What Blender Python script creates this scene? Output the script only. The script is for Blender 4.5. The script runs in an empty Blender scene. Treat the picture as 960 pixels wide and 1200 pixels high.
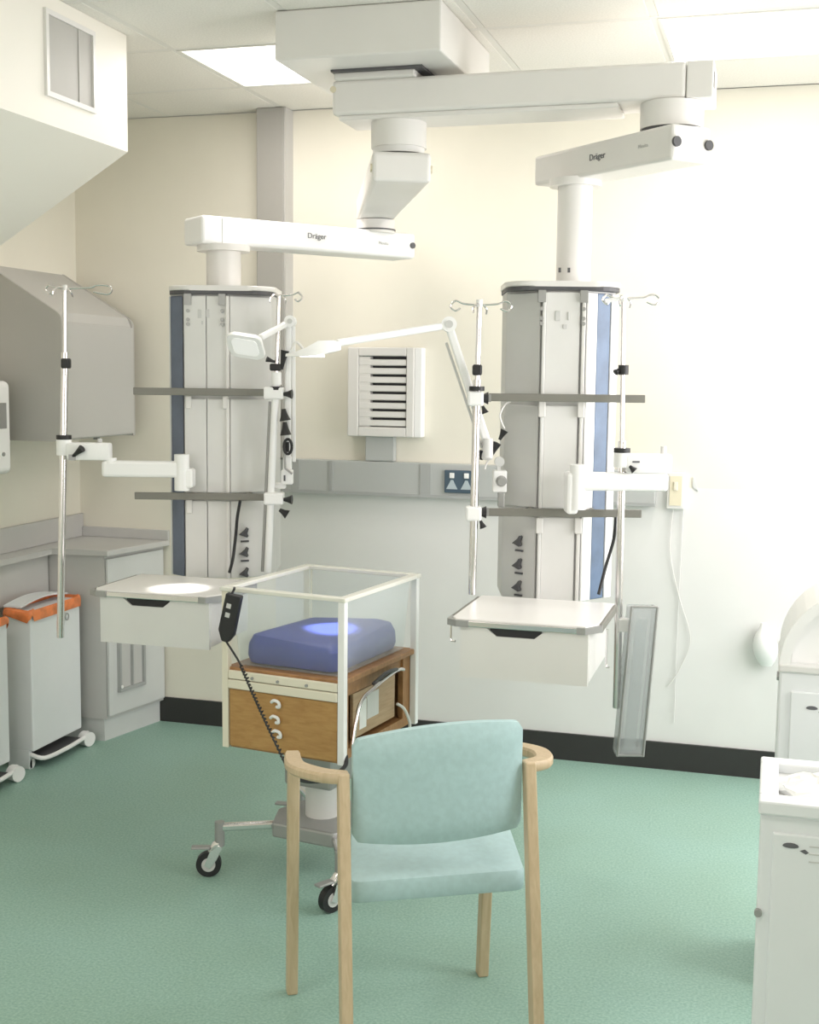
import bpy, bmesh, math, random
from mathutils import Vector, Matrix
random.seed(7)
SC = bpy.context.scene
COL = SC.collection
PI = math.pi

# ---------------------------------------------------------------- camera
F_PX, PITCH, ROLL, YAW, CAM_Z = 1473.14, 0.110276, 0.011225, -0.283339, 1.60377
fw = Vector((math.sin(YAW)*math.cos(PITCH), math.cos(YAW)*math.cos(PITCH), -math.sin(PITCH)))
rt = Vector((math.cos(YAW), -math.sin(YAW), 0)); up = rt.cross(fw)
r2 = rt*math.cos(ROLL)+up*math.sin(ROLL); u2 = -rt*math.sin(ROLL)+up*math.cos(ROLL)
cd = bpy.data.cameras.new('camera'); cam = bpy.data.objects.new('camera', cd); COL.objects.link(cam)
cd.sensor_fit = 'VERTICAL'; cd.sensor_height = 24; cd.lens = F_PX/1200*24; cd.clip_start = .05
m = Matrix.Identity(4)
for i in range(3): m[i][0] = r2[i]; m[i][1] = u2[i]; m[i][2] = -fw[i]; m[i][3] = (0, 0, CAM_Z)[i]
cam.matrix_world = m
SC.camera = cam

# ---------------------------------------------------------------- world, exposure, daylight
SC.view_settings.view_transform = 'Standard'; SC.view_settings.look = 'None'
SC.view_settings.gamma = 1; SC.view_settings.exposure = 0.0
SC.cycles.max_bounces = 8; SC.cycles.diffuse_bounces = 5; SC.cycles.transparent_max_bounces = 16
SC.cycles.sample_clamp_indirect = 6
SC.cycles.use_denoising = True
w = bpy.data.worlds.new('sky'); SC.world = w; w.use_nodes = True
nt = w.node_tree; nt.nodes['Background'].inputs[0].default_value = (.82, .9, 1, 1)
nt.nodes['Background'].inputs[1].default_value = 1.5

def area(name, loc, rot, sx, sy, power, color=(1, 1, 1), spread=PI):
    d = bpy.data.lights.new(name, 'AREA'); d.shape = 'RECTANGLE'; d.size = sx; d.size_y = sy
    d.energy = power; d.color = color; d.spread = spread
    o = bpy.data.objects.new(name, d); COL.objects.link(o); o.location = loc; o.rotation_euler = rot
    return o
# daylight through the window in the right wall; added fill lamp behind the camera, no window there
XR = 1.25
area('daylight_right', (XR-.02, 3.75, 1.55), (0, math.radians(70), 0), 1.5, 2.1, 68, (1.0, .945, .935))
area('fill_back', (-1.2, -1.46, 1.6), (math.radians(90), 0, 0), 3.4, 1.6, 40, (1.0, .94, .965))

# ---------------------------------------------------------------- materials
MATS = {}
def mat(name, color, rough=.5, metal=0, noise=0, nscale=40, bump=0, spec=.5, trans=0, emit=0):
    if name in MATS: return MATS[name]
    m = bpy.data.materials.new(name); m.use_nodes = True; n = m.node_tree.nodes; l = m.node_tree.links
    b = n['Principled BSDF']; c = (*color, 1)
    b.inputs['Base Color'].default_value = c; b.inputs['Roughness'].default_value = rough
    b.inputs['Metallic'].default_value = metal; b.inputs['Specular IOR Level'].default_value = spec
    if emit:
        b.inputs['Emission Color'].default_value = c; b.inputs['Emission Strength'].default_value = emit
    if noise or bump:
        tc = n.new('ShaderNodeTexCoord'); nz = n.new('ShaderNodeTexNoise'); nz.inputs['Scale'].default_value = nscale
        nz.inputs['Detail'].default_value = 4; l.new(tc.outputs['Object'], nz.inputs['Vector'])
        if noise:
            r = n.new('ShaderNodeValToRGB'); r.color_ramp.elements[0].position = .35; r.color_ramp.elements[1].position = .65
            r.color_ramp.elements[0].color = (*[max(0, x*(1-noise)) for x in color], 1)
            r.color_ramp.elements[1].color = (*[min(1, x*(1+noise)) for x in color], 1)
            l.new(nz.outputs['Fac'], r.inputs['Fac']); l.new(r.outputs['Color'], b.inputs['Base Color'])
        if bump:
            bp = n.new('ShaderNodeBump'); bp.inputs['Strength'].default_value = bump; bp.inputs['Distance'].default_value = .002
            l.new(nz.outputs['Fac'], bp.inputs['Height']); l.new(bp.outputs['Normal'], b.inputs['Normal'])
    MATS[name] = m; return m

def acrylic(name, tint, fac):
    m = bpy.data.materials.new(name); m.use_nodes = True; n = m.node_tree.nodes; l = m.node_tree.links
    n.remove(n['Principled BSDF']); out = n['Material Output']
    tr = n.new('ShaderNodeBsdfTransparent'); tr.inputs[0].default_value = (*tint, 1)
    gl = n.new('ShaderNodeBsdfPrincipled'); gl.inputs['Base Color'].default_value = (*tint, 1); gl.inputs['Roughness'].default_value = .08
    lw = n.new('ShaderNodeLayerWeight'); lw.inputs[0].default_value = .25
    mp = n.new('ShaderNodeMapRange'); mp.inputs['To Min'].default_value = fac; mp.inputs['To Max'].default_value = .4
    mx = n.new('ShaderNodeMixShader')
    l.new(lw.outputs['Facing'], mp.inputs['Value']); l.new(mp.outputs['Result'], mx.inputs[0])
    l.new(tr.outputs[0], mx.inputs[1]); l.new(gl.outputs[0], mx.inputs[2]); l.new(mx.outputs[0], out.inputs[0])
    MATS[name] = m; return m

def wood(name, ca, cb, scale=6, rough=.45, stretch=(1, 1, 12)):
    m = bpy.data.materials.new(name); m.use_nodes = True; n = m.node_tree.nodes; l = m.node_tree.links
    b = n['Principled BSDF']; b.inputs['Roughness'].default_value = rough
    tc = n.new('ShaderNodeTexCoord'); mpg = n.new('ShaderNodeMapping'); mpg.inputs['Scale'].default_value = (stretch[0]*scale, stretch[1]*scale, stretch[2]*scale)
    nz = n.new('ShaderNodeTexNoise'); nz.inputs['Scale'].default_value = 2; nz.inputs['Detail'].default_value = 6; nz.inputs['Distortion'].default_value = .6
    r = n.new('ShaderNodeValToRGB'); r.color_ramp.elements[0].position = .3; r.color_ramp.elements[1].position = .7
    r.color_ramp.elements[0].color = (*ca, 1); r.color_ramp.elements[1].color = (*cb, 1)
    l.new(tc.outputs['Object'], mpg.inputs[0]); l.new(mpg.outputs[0], nz.inputs['Vector']); l.new(nz.outputs['Fac'], r.inputs[0]); l.new(r.outputs[0], b.inputs['Base Color'])
    MATS[name] = m; return m

CREAM = mat('cream_paint', (.79, .76, .665), .7, noise=.02, nscale=3, bump=.15)
PALE = mat('pale_wall_paint', (.74, .735, .72), .6, noise=.02, nscale=3, bump=.15)
TILE = mat('ceiling_tile_mineral', (.78, .76, .71), .9, noise=.05, nscale=160, bump=.3)
GRID = mat('ceiling_grid_white', (.72, .71, .67), .5)
LAMP = mat('light_diffuser', (1, .99, .94), .5, emit=2.4)
WHITE = mat('white_enamel', (.74, .725, .70), .32, noise=.01, nscale=8)
WHITE2 = mat('white_plastic', (.86, .86, .85), .4)
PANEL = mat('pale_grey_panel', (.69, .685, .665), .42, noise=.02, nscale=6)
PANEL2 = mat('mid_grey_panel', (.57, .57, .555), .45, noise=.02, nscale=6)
SLATE = mat('slate_blue_inset', (.12, .145, .20), .45, noise=.1, nscale=10)
BLUE = mat('steel_blue_inset', (.10, .15, .235), .4, noise=.15, nscale=12)
STEEL = mat('brushed_steel_rail', (.20, .195, .17), .5, metal=.2)
CHROME = mat('chrome_tube', (.80, .77, .775), .2, metal=1)
BLACK = mat('black_rubber', (.015, .015, .016), .5)
DGREY = mat('dark_grey_plastic', (.08, .08, .085), .5)
MARK = mat('dark_grey_print', (.12, .12, .13), .6)
TRUNK = mat('grey_trunking', (.46, .475, .465), .45)
TRUNKD = mat('grey_trunking_cover', (.38, .39, .385), .45)
BASE = mat('black_skirting_vinyl', (.028, .027, .026), .5)
CABG = mat('grey_laminate', (.54, .535, .52), .4, noise=.02, nscale=5)
CABL = mat('light_grey_laminate', (.62, .63, .62), .4, noise=.02, nscale=5)
CUPB = mat('wall_cupboard_grey', (.44, .43, .405), .5, noise=.02, nscale=5)
BINW = mat('white_powder_coat', (.77, .79, .80), .35, noise=.01, nscale=7)
ORANGE = mat('orange_bag_film', (.75, .22, .07), .35, noise=.25, nscale=18, bump=.5)
TEAL = mat('pale_green_vinyl', (.415, .575, .585), .5, noise=.04, nscale=60, bump=.2)
MATT = mat('blue_mattress_vinyl', (.035, .055, .27), .45, noise=.08, nscale=9, bump=.3)
SOCK = mat('slate_socket_plate', (.06, .10, .14), .4)
BWHITE = mat('white_paper', (.88, .88, .86), .8)
CREAMP = mat('cream_painted_frame', (.78, .73, .60), .4)
BEIGE = mat('cream_switch_plastic', (.72, .66, .50), .45)
BEECH = wood('beech_wood', (.50, .38, .235), (.60, .47, .31), 5, stretch=(9, 9, .7))
BEECHD = wood('beech_wood_end', (.36, .20, .10), (.48, .29, .16), 5)
COTW = wood('brown_cot_wood', (.38, .20, .065), (.48, .28, .10), 5, stretch=(2, 2, 9))
COTD = wood('dark_cot_wood', (.28, .14, .055), (.42, .22, .09), 5, stretch=(2, 8, 2))
ACRY = acrylic('clear_acrylic', (.97, .985, .985), .03)
ACRS = acrylic('smoky_acrylic', (.86, .87, .87), .16)
GREYF = mat('grey_metal_paint', (.34, .34, .33), .4, metal=.3)

# floor: speckled green vinyl
def floor_mat():
    m = bpy.data.materials.new('green_speckled_vinyl'); m.use_nodes = True; n = m.node_tree.nodes; l = m.node_tree.links
    b = n['Principled BSDF']; b.inputs['Roughness'].default_value = .45; b.inputs['Specular IOR Level'].default_value = .35
    tc = n.new('ShaderNodeTexCoord')
    n1 = n.new('ShaderNodeTexNoise'); n1.inputs['Scale'].default_value = 130; n1.inputs['Detail'].default_value = 3
    n2 = n.new('ShaderNodeTexNoise'); n2.inputs['Scale'].default_value = 2.2; n2.inputs['Detail'].default_value = 3
    r1 = n.new('ShaderNodeValToRGB'); e = r1.color_ramp.elements
    e[0].position = .3; e[0].color = (.225, .375, .315, 1); e[1].position = .72; e[1].color = (.345, .52, .455, 1)
    mx = n.new('ShaderNodeMix'); mx.data_type = 'RGBA'; mx.blend_type = 'MULTIPLY'; mx.inputs[0].default_value = 1
    r2_ = n.new('ShaderNodeValToRGB'); e = r2_.color_ramp.elements
    e[0].position = .3; e[0].color = (.93, .92, .88, 1); e[1].position = .7; e[1].color = (1, 1, 1, 1)
    l.new(tc.outputs['Object'], n1.inputs['Vector']); l.new(tc.outputs['Object'], n2.inputs['Vector'])
    l.new(n1.outputs['Fac'], r1.inputs[0]); l.new(n2.outputs['Fac'], r2_.inputs[0])
    l.new(r1.outputs[0], mx.inputs[6]); l.new(r2_.outputs[0], mx.inputs[7]); l.new(mx.outputs[2], b.inputs['Base Color'])
    return m
FLOOR = floor_mat()

# ---------------------------------------------------------------- mesh helpers
class MB:
    """collects shapes (given in a frame) into one mesh, in world coordinates"""
    def __init__(s, frame=None): s.bm = bmesh.new(); s.M = frame or Matrix.Identity(4); s.smooth = False
    def _v(s, p): return s.bm.verts.new(s.M @ Vector(p))
    def box(s, a, b, bev=0, seg=2):
        x0, y0, z0 = a; x1, y1, z1 = b
        return s.prism([(x0, y0), (x1, y0), (x1, y1), (x0, y1)], z0, z1, bev=bev, seg=seg)
    def prism(s, poly, z0, z1, bev=0, seg=2, axis='z'):
        def P(q, h):
            if axis == 'z': return (q[0], q[1], h)
            if axis == 'y': return (q[0], h, q[1])
            return (h, q[0], q[1])
        lo = [s._v(P(q, z0)) for q in poly]; hi = [s._v(P(q, z1)) for q in poly]; n = len(poly)
        fs = [s.bm.faces.new(lo[::-1]), s.bm.faces.new(hi)]
        for i in range(n): fs.append(s.bm.faces.new((lo[i], lo[(i+1) % n], hi[(i+1) % n], hi[i])))
        if bev:
            es = list({e for f in fs for e in f.edges})
            bmesh.ops.bevel(s.bm, geom=es, offset=bev, segments=seg, affect='EDGES', profile=.5, clamp_overlap=True)
        return s
    def loft(s, rings, cap=True):
        R = [[s._v(p) for p in r] for r in rings]; n = len(R[0])
        for a, b in zip(R, R[1:]):
            for i in range(n): s.bm.faces.new((a[i], a[(i+1) % n], b[(i+1) % n], b[i]))
        if cap: s.bm.faces.new(R[0][::-1]); s.bm.faces.new(R[-1])
        s.smooth = True
        return s
    def cyl(s, p0, p1, r0, r1=None, n=20):
        return s.tube([p0, p1], [r0, r0 if r1 is None else r1], n)
    def tube(s, pts, r, n=12):
        pts = [Vector(p) for p in pts]
        if not isinstance(r, (list, tuple)): r = [r]*len(pts)
        rings = []; prev = None
        for i, p in enumerate(pts):
            t = (pts[min(i+1, len(pts)-1)]-pts[max(i-1, 0)]).normalized()
            if prev is None:
                a = Vector((0, 0, 1)) if abs(t.z) < .9 else Vector((1, 0, 0)); u = t.cross(a).normalized()
            else: u = (prev - t*prev.dot(t)).normalized()
            prev = u; v = t.cross(u)
            rings.append([p+(u*math.cos(k*2*PI/n)+v*math.sin(k*2*PI/n))*r[i] for k in range(n)])
        return s.loft(rings)
    def bar(s, p0, p1, w, h, bev=.003, w1=None, h1=None):
        """square-section bar between two points, w sideways, h in the upright direction"""
        p0, p1 = Vector(p0), Vector(p1); t = (p1-p0).normalized()
        a = Vector((0, 0, 1)) if abs(t.z) < .9 else Vector((0, 1, 0))
        sd = t.cross(a).normalized(); uu = sd.cross(t)
        w1 = w if w1 is None else w1; h1 = h if h1 is None else h1
        rr = []
        for p, ww, hh in ((p0, w, h), (p1, w1, h1)):
            rr.append([s._v(p+sd*x*ww/2+uu*y*hh/2) for x, y in ((-1, -1), (1, -1), (1, 1), (-1, 1))])
        lo, hi = rr; fs = [s.bm.faces.new(lo[::-1]), s.bm.faces.new(hi)]
        for i in range(4): fs.append(s.bm.faces.new((lo[i], lo[(i+1) % 4], hi[(i+1) % 4], hi[i])))
        if bev: bmesh.ops.bevel(s.bm, geom=list({e for f in fs for e in f.edges}), offset=bev, segments=2, affect='EDGES', profile=.5, clamp_overlap=True)
        return s
    def build(s, name, material, parent=None, origin=None):
        bmesh.ops.recalc_face_normals(s.bm, faces=s.bm.faces)
        if origin is None: origin = Vector(parent['_o']) if parent and '_o' in parent else Vector((0, 0, 0))
        origin = Vector(origin)
        bmesh.ops.translate(s.bm, vec=-origin, verts=s.bm.verts)
        me = bpy.data.meshes.new(name); s.bm.to_mesh(me); s.bm.free()
        me.materials.append(material)
        try: me.shade_smooth() if s.smooth else me.shade_flat()
        except Exception: pass
        if s.smooth:
            try: me.set_sharp_from_angle(angle=math.radians(35))
            except Exception: pass
        o = bpy.data.objects.new(name, me); COL.objects.link(o)
        if parent is not None: o.parent = parent
        else: o.location = origin
        o['_o'] = list(origin)
        return o

def Fr(x, y, z, ang):
    return Matrix.Translation((x, y, z)) @ Matrix.Rotation(ang, 4, 'Z')
def thing(name, label, cat, loc, group=None):
    o = bpy.data.objects.new(name, None); COL.objects.link(o); o.empty_display_size = .1
    o.location = loc; o['label'] = label; o['category'] = cat; o['_o'] = list(loc)
    if group: o['group'] = group
    return o
def tag(o, label, cat, group=None):
    o['label'] = label; o['category'] = cat
    if group: o['group'] = group
    return o
def lab(o, l): o['label'] = l; return o
def struct(o): o['kind'] = 'structure'; return o
def arc(cx, cy, r, a0, a1, n):
    return [(cx+r*math.cos(math.radians(a0+(a1-a0)*i/n)), cy+r*math.sin(math.radians(a0+(a1-a0)*i/n))) for i in range(n+1)]
def rrect(x0, y0, x1, y1, r, n=5):
    return arc(x1-r, y0+r, r, -90, 0, n)+arc(x1-r, y1-r, r, 0, 90, n)+arc(x0+r, y1-r, r, 90, 180, n)+arc(x0+r, y0+r, r, 180, 270, n)
def text(name, body, size, M, material, parent, depth=.0006):
    c = bpy.data.curves.new(name, 'FONT'); c.body = body; c.size = size; c.extrude = depth; c.align_x = 'CENTER'; c.align_y = 'CENTER'
    t = bpy.data.objects.new(name, c); COL.objects.link(t)
    bpy.context.view_layer.update()
    me = bpy.data.meshes.new_from_object(t.evaluated_get(bpy.context.evaluated_depsgraph_get()))
    bpy.data.objects.remove(t); bpy.data.curves.remove(c)
    og = Vector(parent['_o'])
    me.transform(Matrix.Translation(-og) @ M); me.materials.clear(); me.materials.append(material); me.name = name
    o = bpy.data.objects.new(name, me); COL.objects.link(o); o.parent = parent; o['_o'] = list(og)
    return o
def facing(p, xdir, zdir=(0, 0, 1)):
    """matrix that lays text (xy) in the plane with x along xdir and y along zdir"""
    x = Vector(xdir).normalized(); y = Vector(zdir).normalized(); z = x.cross(y)
    M = Matrix.Identity(4)
    for i in range(3): M[i][0] = x[i]; M[i][1] = y[i]; M[i][2] = z[i]; M[i][3] = p[i]
    return M

XL, YB, H, YF = -3.07, 5.11, 2.70, -1.5
# ---------------------------------------------------------------- setting
struct(MB().box((XL-.1, YF-.1, -.1), (XR+.1, YB+.1, 0)).build('floor', FLOOR))
wb_ = MB(); wb_.box((XL, YB, 1.16), (XR, YB+.1, H)); wb_.box((XL, YB, 0), (-2.1, YB+.1, 1.16)); wb = struct(wb_.build('wall_back', CREAM))
MB().box((-2.1, YB, 0), (XR, YB+.1, 1.16)).build('lower_wall_panel', PALE, wb)
wl = struct(MB().box((XL-.1, YF, 0), (XL, YB+.1, H)).build('wall_left', CREAM))
# right wall around its window opening (y 2.7..4.8, z .8..2.3)
wr = MB()
wr.box((XR, YF, 0), (XR+.1, 2.68, H)); wr.box((XR, 4.82, 0), (XR+.1, YB+.1, H))
wr.box((XR, 2.68, 0), (XR+.1, 4.82, .78)); wr.box((XR, 2.68, 2.32), (XR+.1, 4.82, H))
wr = struct(wr.build('wall_right', CREAM))
struct(MB().box((XL-.1, YF-.1, 0), (XR+.1, YF, H)).build('wall_front', CREAM))
wn = MB()
for a, b in (((2.68, .78), (2.74, 2.32)), ((4.76, .78), (4.82, 2.32)), ((3.72, .78), (3.78, 2.32))): wn.box((XR+.02, a[0], a[1]), (XR+.08, b[0], b[1]))
for z in (.78, 2.26): wn.box((XR+.02, 2.74, z), (XR+.08, 4.76, z+.06))
wn = struct(wn.build('window_1', WHITE2))
MB().box((XR+.045, 2.74, .84), (XR+.051, 4.76, 2.26)).build('pane', ACRY, wn)
struct(MB().box((XL, YB-.012, 0), (XR, YB, .113)).build('baseboard_back', BASE))
struct(MB().box((XL, YF, 0), (XL+.012, YB-.012, .113)).build('baseboard_left', BASE))
struct(MB().box((XR-.012, YF, 0), (XR, YB-.012, .113)).build('baseboard_right', BASE))

# suspended ceiling: slab, T-grid, single tiles
ceil = struct(MB().box((XL-.1, YF-.1, H+.012), (XR+.1, YB+.1, H+.1)).build('ceiling', GRID))
PX, PY, X0, Y0 = .545, .585, -2.05-.545*2, 4.065-.585*10
gx = [X0+PX*i for i in range(9)]; gy = [Y0+PY*i for i in range(13)]
tile_me = None
lamps_at = {(2, 10), (5, 10), (2, 5), (5, 5)}  # the pair outside the view is added to light the room
for i in range(-1, 9):
    for j in range(-1, 13):
        x0, y0 = X0+PX*i, Y0+PY*j; x1, y1 = x0+PX, y0+PY
        if (i, j) in lamps_at: continue
        ax, bx, ay, by = max(x0, XL), min(x1, XR), max(y0, YF), min(y1, YB)
        if bx-ax < .03 or by-ay < .03: continue
        full = (ax, bx, ay, by) == (x0, x1, y0, y1)
        if full and tile_me is not None:
            o = bpy.data.objects.new('ceiling_tile', tile_me); COL.objects.link(o); o.parent = ceil; o.location = (x0, y0, 0)
        elif full:
            o = MB().box((.012, .012, H), (PX-.012, PY-.012, H+.014), bev=.003, seg=1).build('ceiling_tile', TILE, ceil)
            tile_me = o.data; o.location = (x0, y0, 0)
        else:
            MB().box((ax+.012, ay+.012, H), (bx-.012, by-.012, H+.014), bev=.003, seg=1).build('ceiling_tile', TILE, ceil)
g = MB()
for x in gx: g.box((x-.012, YF, H+.001), (x+.012, YB, H+.006))
for y in gy: g.box((XL, y-.012, H+.0005), (XR, y+.012, H+.0055))
g.build('ceiling_grid', GRID, ceil)
LL = {(2, 10): 'recessed square ceiling light at left, half hidden by the ceiling box', (5, 10): 'recessed square ceiling light at top right above the long beam',
      (2, 5): 'added, unseen ceiling light at left, outside the view', (5, 5): 'added, unseen ceiling light at right, outside the view'}
for (i, j) in sorted(lamps_at):
    x0, y0 = X0+PX*i, Y0+PY*j
    t = thing('ceiling_light', LL[(i, j)], 'light', (x0+PX/2, y0+PY/2, H), 'recessed ceiling lights')
    f = MB()
    for a, b in (((x0+.008, y0+.008), (x0+PX-.008, y0+.02)), ((x0+.008, y0+PY-.02), (x0+PX-.008, y0+PY-.008)), ((x0+.008, y0+.02), (x0+.02, y0+PY-.02)), ((x0+PX-.02, y0+.02), (x0+PX-.008, y0+PY-.02))):
        f.box((*a, H-.003), (*b, H+.01))
    f.build('frame', GRID, t)
    MB().box((x0+.02, y0+.02, H), (x0+PX-.02, y0+PY-.02, H+.008)).build('diffuser', LAMP, t)
    area('ceiling_lamp', (x0+PX/2, y0+PY/2, H-.006), (0, 0, 0), PX-.06, PY-.06, 8, (1, .93, .89))

# sloped boxed housing, top left
t = thing('duct_housing', 'cream boxed housing with a square grille hanging from the ceiling, top left', 'duct', (-2.6, 2.6, 2.2))
MB().prism([(XL, 1.75), (-2.113, 2.324), (-2.113, 2.699), (XL, 2.699)], .6, 3.854, axis='y').build('casing', mat('housing_paint', (.84, .81, .74), .5), t)
def X(x, y, z): return (x, y, z)
gf = MB()
GY0, GY1, GZ0, GZ1 = 3.375, 3.625, 2.42, 2.64
gf.box((-2.113, GY0-.015, GZ0-.015), (-2.103, GY0, GZ1+.015)); gf.box((-2.113, GY1, GZ0-.015), (-2.103, GY1+.015, GZ1+.015))
gf.box((-2.113, GY0, GZ0-.015), (-2.103, GY1, GZ0)); gf.box((-2.113, GY0, GZ1), (-2.103, GY1, GZ1+.015))
gr = gf.build('grille_frame', WHITE, t)
MB().box((-2.113, GY0, GZ0), (-2.110, GY1, GZ1)).build('grille_panel', CUPB, gr)
MB().box((-2.111, GY0+.17, GZ0), (-2.107, GY0+.176, GZ1)).build('grille_ridge', mat('grille_ridge_grey', (.48, .465, .44), .5), gr)

# vertical boxed trunking and dado trunking on the back wall
t = thing('vertical_trunking', 'tall grey boxed trunking running down the back wall behind the left pendant', 'trunking', (-2.1, 5.05, 1.23))
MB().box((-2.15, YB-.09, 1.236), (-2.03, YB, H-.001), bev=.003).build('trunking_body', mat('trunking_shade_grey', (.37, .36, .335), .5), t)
MB().box((-2.029, YB-.085, 1.236), (-2.02, YB, H-.001)).build('lit_side', mat('trunking_lit_grey', (.50, .49, .47), .5), t)  # same trunking, side face in lighter grey: light painted into the colour
t = thing('dado_trunking', 'grey horizontal dado trunking band along the back wall', 'trunking', (-1.2, 5.08, 1.08))
MB().box((-2.15, YB-.04, 1.083), (-.455, YB-.001, 1.228), bev=.004).build('trunking_body', TRUNK, t)
MB().box((-2.15, YB-.046, 1.083), (-.455, YB-.04, 1.097)).build('lower_lip', TRUNKD, t)
for x0, x1 in ((-2.012, -1.975), (-1.835, -1.82), (-1.43, -1.385)):
    MB().box((x0, YB-.045, 1.09), (x1, YB-.039, 1.226)).build('joint_cover', TRUNKD, t)
MB().box((-1.675, YB-.04, 1.23), (-1.548, YB-.001, 1.335), bev=.003).build('riser', TRUNK, t)

# twin sockets on the dado
t = thing('double_socket', 'slate blue double socket with white switches on the dado trunking', 'socket', (-1.255, 5.065, 1.12))
MB().box((-1.323, YB-.052, 1.108), (-1.195, YB-.041, 1.203), bev=.003).build('faceplate', SOCK, t)
for cx in (-1.290, -1.228):
    MB().box((cx-.010, YB-.058, 1.17), (cx+.010, YB-.052, 1.192), bev=.002).build('rocker', BWHITE, t)
    s_ = MB()
    s_.prism([(cx-.024, 1.124), (cx+.024, 1.124), (cx+.010, 1.150), (cx+.005, 1.162), (cx-.005, 1.162), (cx-.010, 1.150)], YB-.055, YB-.052, axis='y')
    s_.build('outlet', mat('socket_pale', (.45, .52, .55), .4), t)

# extractor fan / vent
t = thing('wall_vent', 'white louvred extractor vent on the back wall between the two pendants', 'vent', (-1.6, 5.06, 1.33))
v = MB(); y0, y1 = YB-.065, YB
v.box((-1.748, y0, 1.335), (-1.700, y1, 1.708), bev=.004); v.box((-1.490, y0, 1.335), (-1.457, y1, 1.708), bev=.004)
v.box((-1.700, y0, 1.335), (-1.490, y1, 1.375), bev=.004); v.box((-1.700, y0, 1.672), (-1.490, y1, 1.708), bev=.004)
v.build('frame', WHITE, t)
MB().box((-1.457, YB-.055, 1.335), (-1.425, YB, 1.708), bev=.004).build('side_flange', WHITE2, t)
MB().box((-1.70, YB-.012, 1.375), (-1.49, YB-.002, 1.672)).build('backing', DGREY, t)
for k in range(8):
    z = 1.392+k*.0362
    s_ = MB(); s_.prism([(YB-.06, z-.010), (YB-.054, z-.013), (YB-.016, z+.007), (YB-.05, z+.0135), (YB-.06, z+.012)], -1.698, -1.492, axis='x')
    s_.build('louvre', WHITE, t)
MB().box((-1.698, YB-.0585, 1.377), (-1.650, YB-.02, 1.67)).build('louvre_side', WHITE, t)

# small cream isolator plate and its cords
t = thing('switch_plate', 'small cream switch plate on the back wall right of the right pendant', 'switch', (-.37, 5.1, 1.07))
MB().box((-.411, YB-.03, 1.075), (-.342, YB, 1.222), bev=.004).build('faceplate', WHITE, t)
MB().box((-.40, YB-.034, 1.09), (-.353, YB-.03, 1.208)).build('inset', BEIGE, t)
MB().box((-.384, YB-.040, 1.15), (-.369, YB-.034, 1.185), bev=.002).build('rocker', CREAMP, t)
tg = MB().prism([(-.312, 1.205), (-.290, 1.148), (-.314, 1.165)], YB-.006, YB-.001, axis='y').build('paper_tab', CABL, None, (-.3, 5.1, 1.15))
tag(tg, 'small triangular paper tab on the wall beside the switch plate', 'paper')
pts = [(-.385, YB-.012, 1.078), (-.392, YB-.012, .9), (-.35, YB-.012, .72), (-.30, YB-.012, .55), (-.34, YB-.012, .42), (-.38, YB-.012, .35)]
def smooth_path(pts, n=6):
    P_ = [Vector(p) for p in pts]; out = []
    for i in range(len(P_)-1):
        a = P_[max(i-1, 0)]; b = P_[i]; c = P_[i+1]; d = P_[min(i+2, len(P_)-1)]
        for k in range(n):
            s = k/n; out.append(.5*((2*b)+(-a+c)*s+(2*a-5*b+4*c-d)*s*s+(-a+3*b-3*c+d)*s**3))
    out.append(P_[-1]); return out
o = MB().tube(smooth_path(pts), .0022, 6).build('pull_cord', WHITE, None, (-.35, 5.1, .35)); tag(o, 'thin white cord drooping down the wall below the switch plate', 'cord')
o = MB().tube(smooth_path([(-.345, YB-.01, 1.075), (-.35, YB-.01, .8), (-.353, YB-.01, .5), (-.353, YB-.01, .2)]), .0018, 6).build('wall_wire', PALE, None, (-.35, 5.1, .2)); tag(o, 'faint straight wire running down the wall under the switch plate', 'cord')

# white scoop at right on the wall
sc_ = MB()
rings = []
for k in range(9):
    s = k/8; z = .47+.17*s; wdt = .012+.036*math.sin(PI*min(1, s*1.05+.05))**.7
    rings.append([(-.002+wdt*math.cos(a)*1.0-.015*s, 5.07+.035*math.sin(a)*math.sin(PI*(s*.8+.1)), z) for a in [q*2*PI/14 for q in range(14)]])
sc_.loft(rings); o = sc_.build('wall_holder', WHITE2, None, (0, 5.07, .47)); tag(o, 'small white plastic holder low on the wall left of the rear bin', 'holder')

# ---------------------------------------------------------------- ceiling mount and beam
t = thing('ceiling_mount', 'white ceiling box with long horizontal beam carrying both pendants', 'ceiling mount', (-1.26, 4.0, 2.4))
MB().box((-1.528, 3.71, 2.552), (-1.0, 4.36, 2.699), bev=.006).build('mount_box', WHITE, t)
pl = MB().box((-1.40, 3.86, 2.545), (-1.10, 4.13, 2.552)); pl.build('gap_plate', DGREY, t)
MB().box((-1.395, 3.88, 2.525), (-1.13, 4.12, 2.546), bev=.004).build('flange', WHITE, t)
bm_ = MB(); bm_.box((-1.41, 3.90, 2.42), (-.30, 4.10, 2.528), bev=.012, seg=3); bm_.build('beam', WHITE, t)
MB().box((-.299, 3.902, 2.421), (-.222, 4.098, 2.5275), bev=.004, seg=2).build('end_cap', WHITE, t)
MB().box((-.224, 3.93, 2.455), (-.2205, 3.96, 2.50)).build('cap_plug', DGREY, t)
MB().cyl((-1.405, 3.897, 2.50), (-1.405, 3.905, 2.50), .010).build('cap_plug', BEIGE, t)
MB().box((-1.39, 3.91, 2.405), (-.50, 4.09, 2.42), bev=.004).build('beam_underside', WHITE, t)

# ---------------------------------------------------------------- pendants
TH = 0.2833388
U = Vector((math.cos(TH), math.sin(TH), 0)); N = Vector((-math.sin(TH), math.cos(TH), 0))
C1 = Vector((-1.88414, 4.07094, 0)); C2 = Vector((-.65858, 4.01209, 0))
F1 = Fr(C1.x, C1.y, 0, TH); F2 = Fr(C2.x, C2.y, 0, TH)

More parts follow.
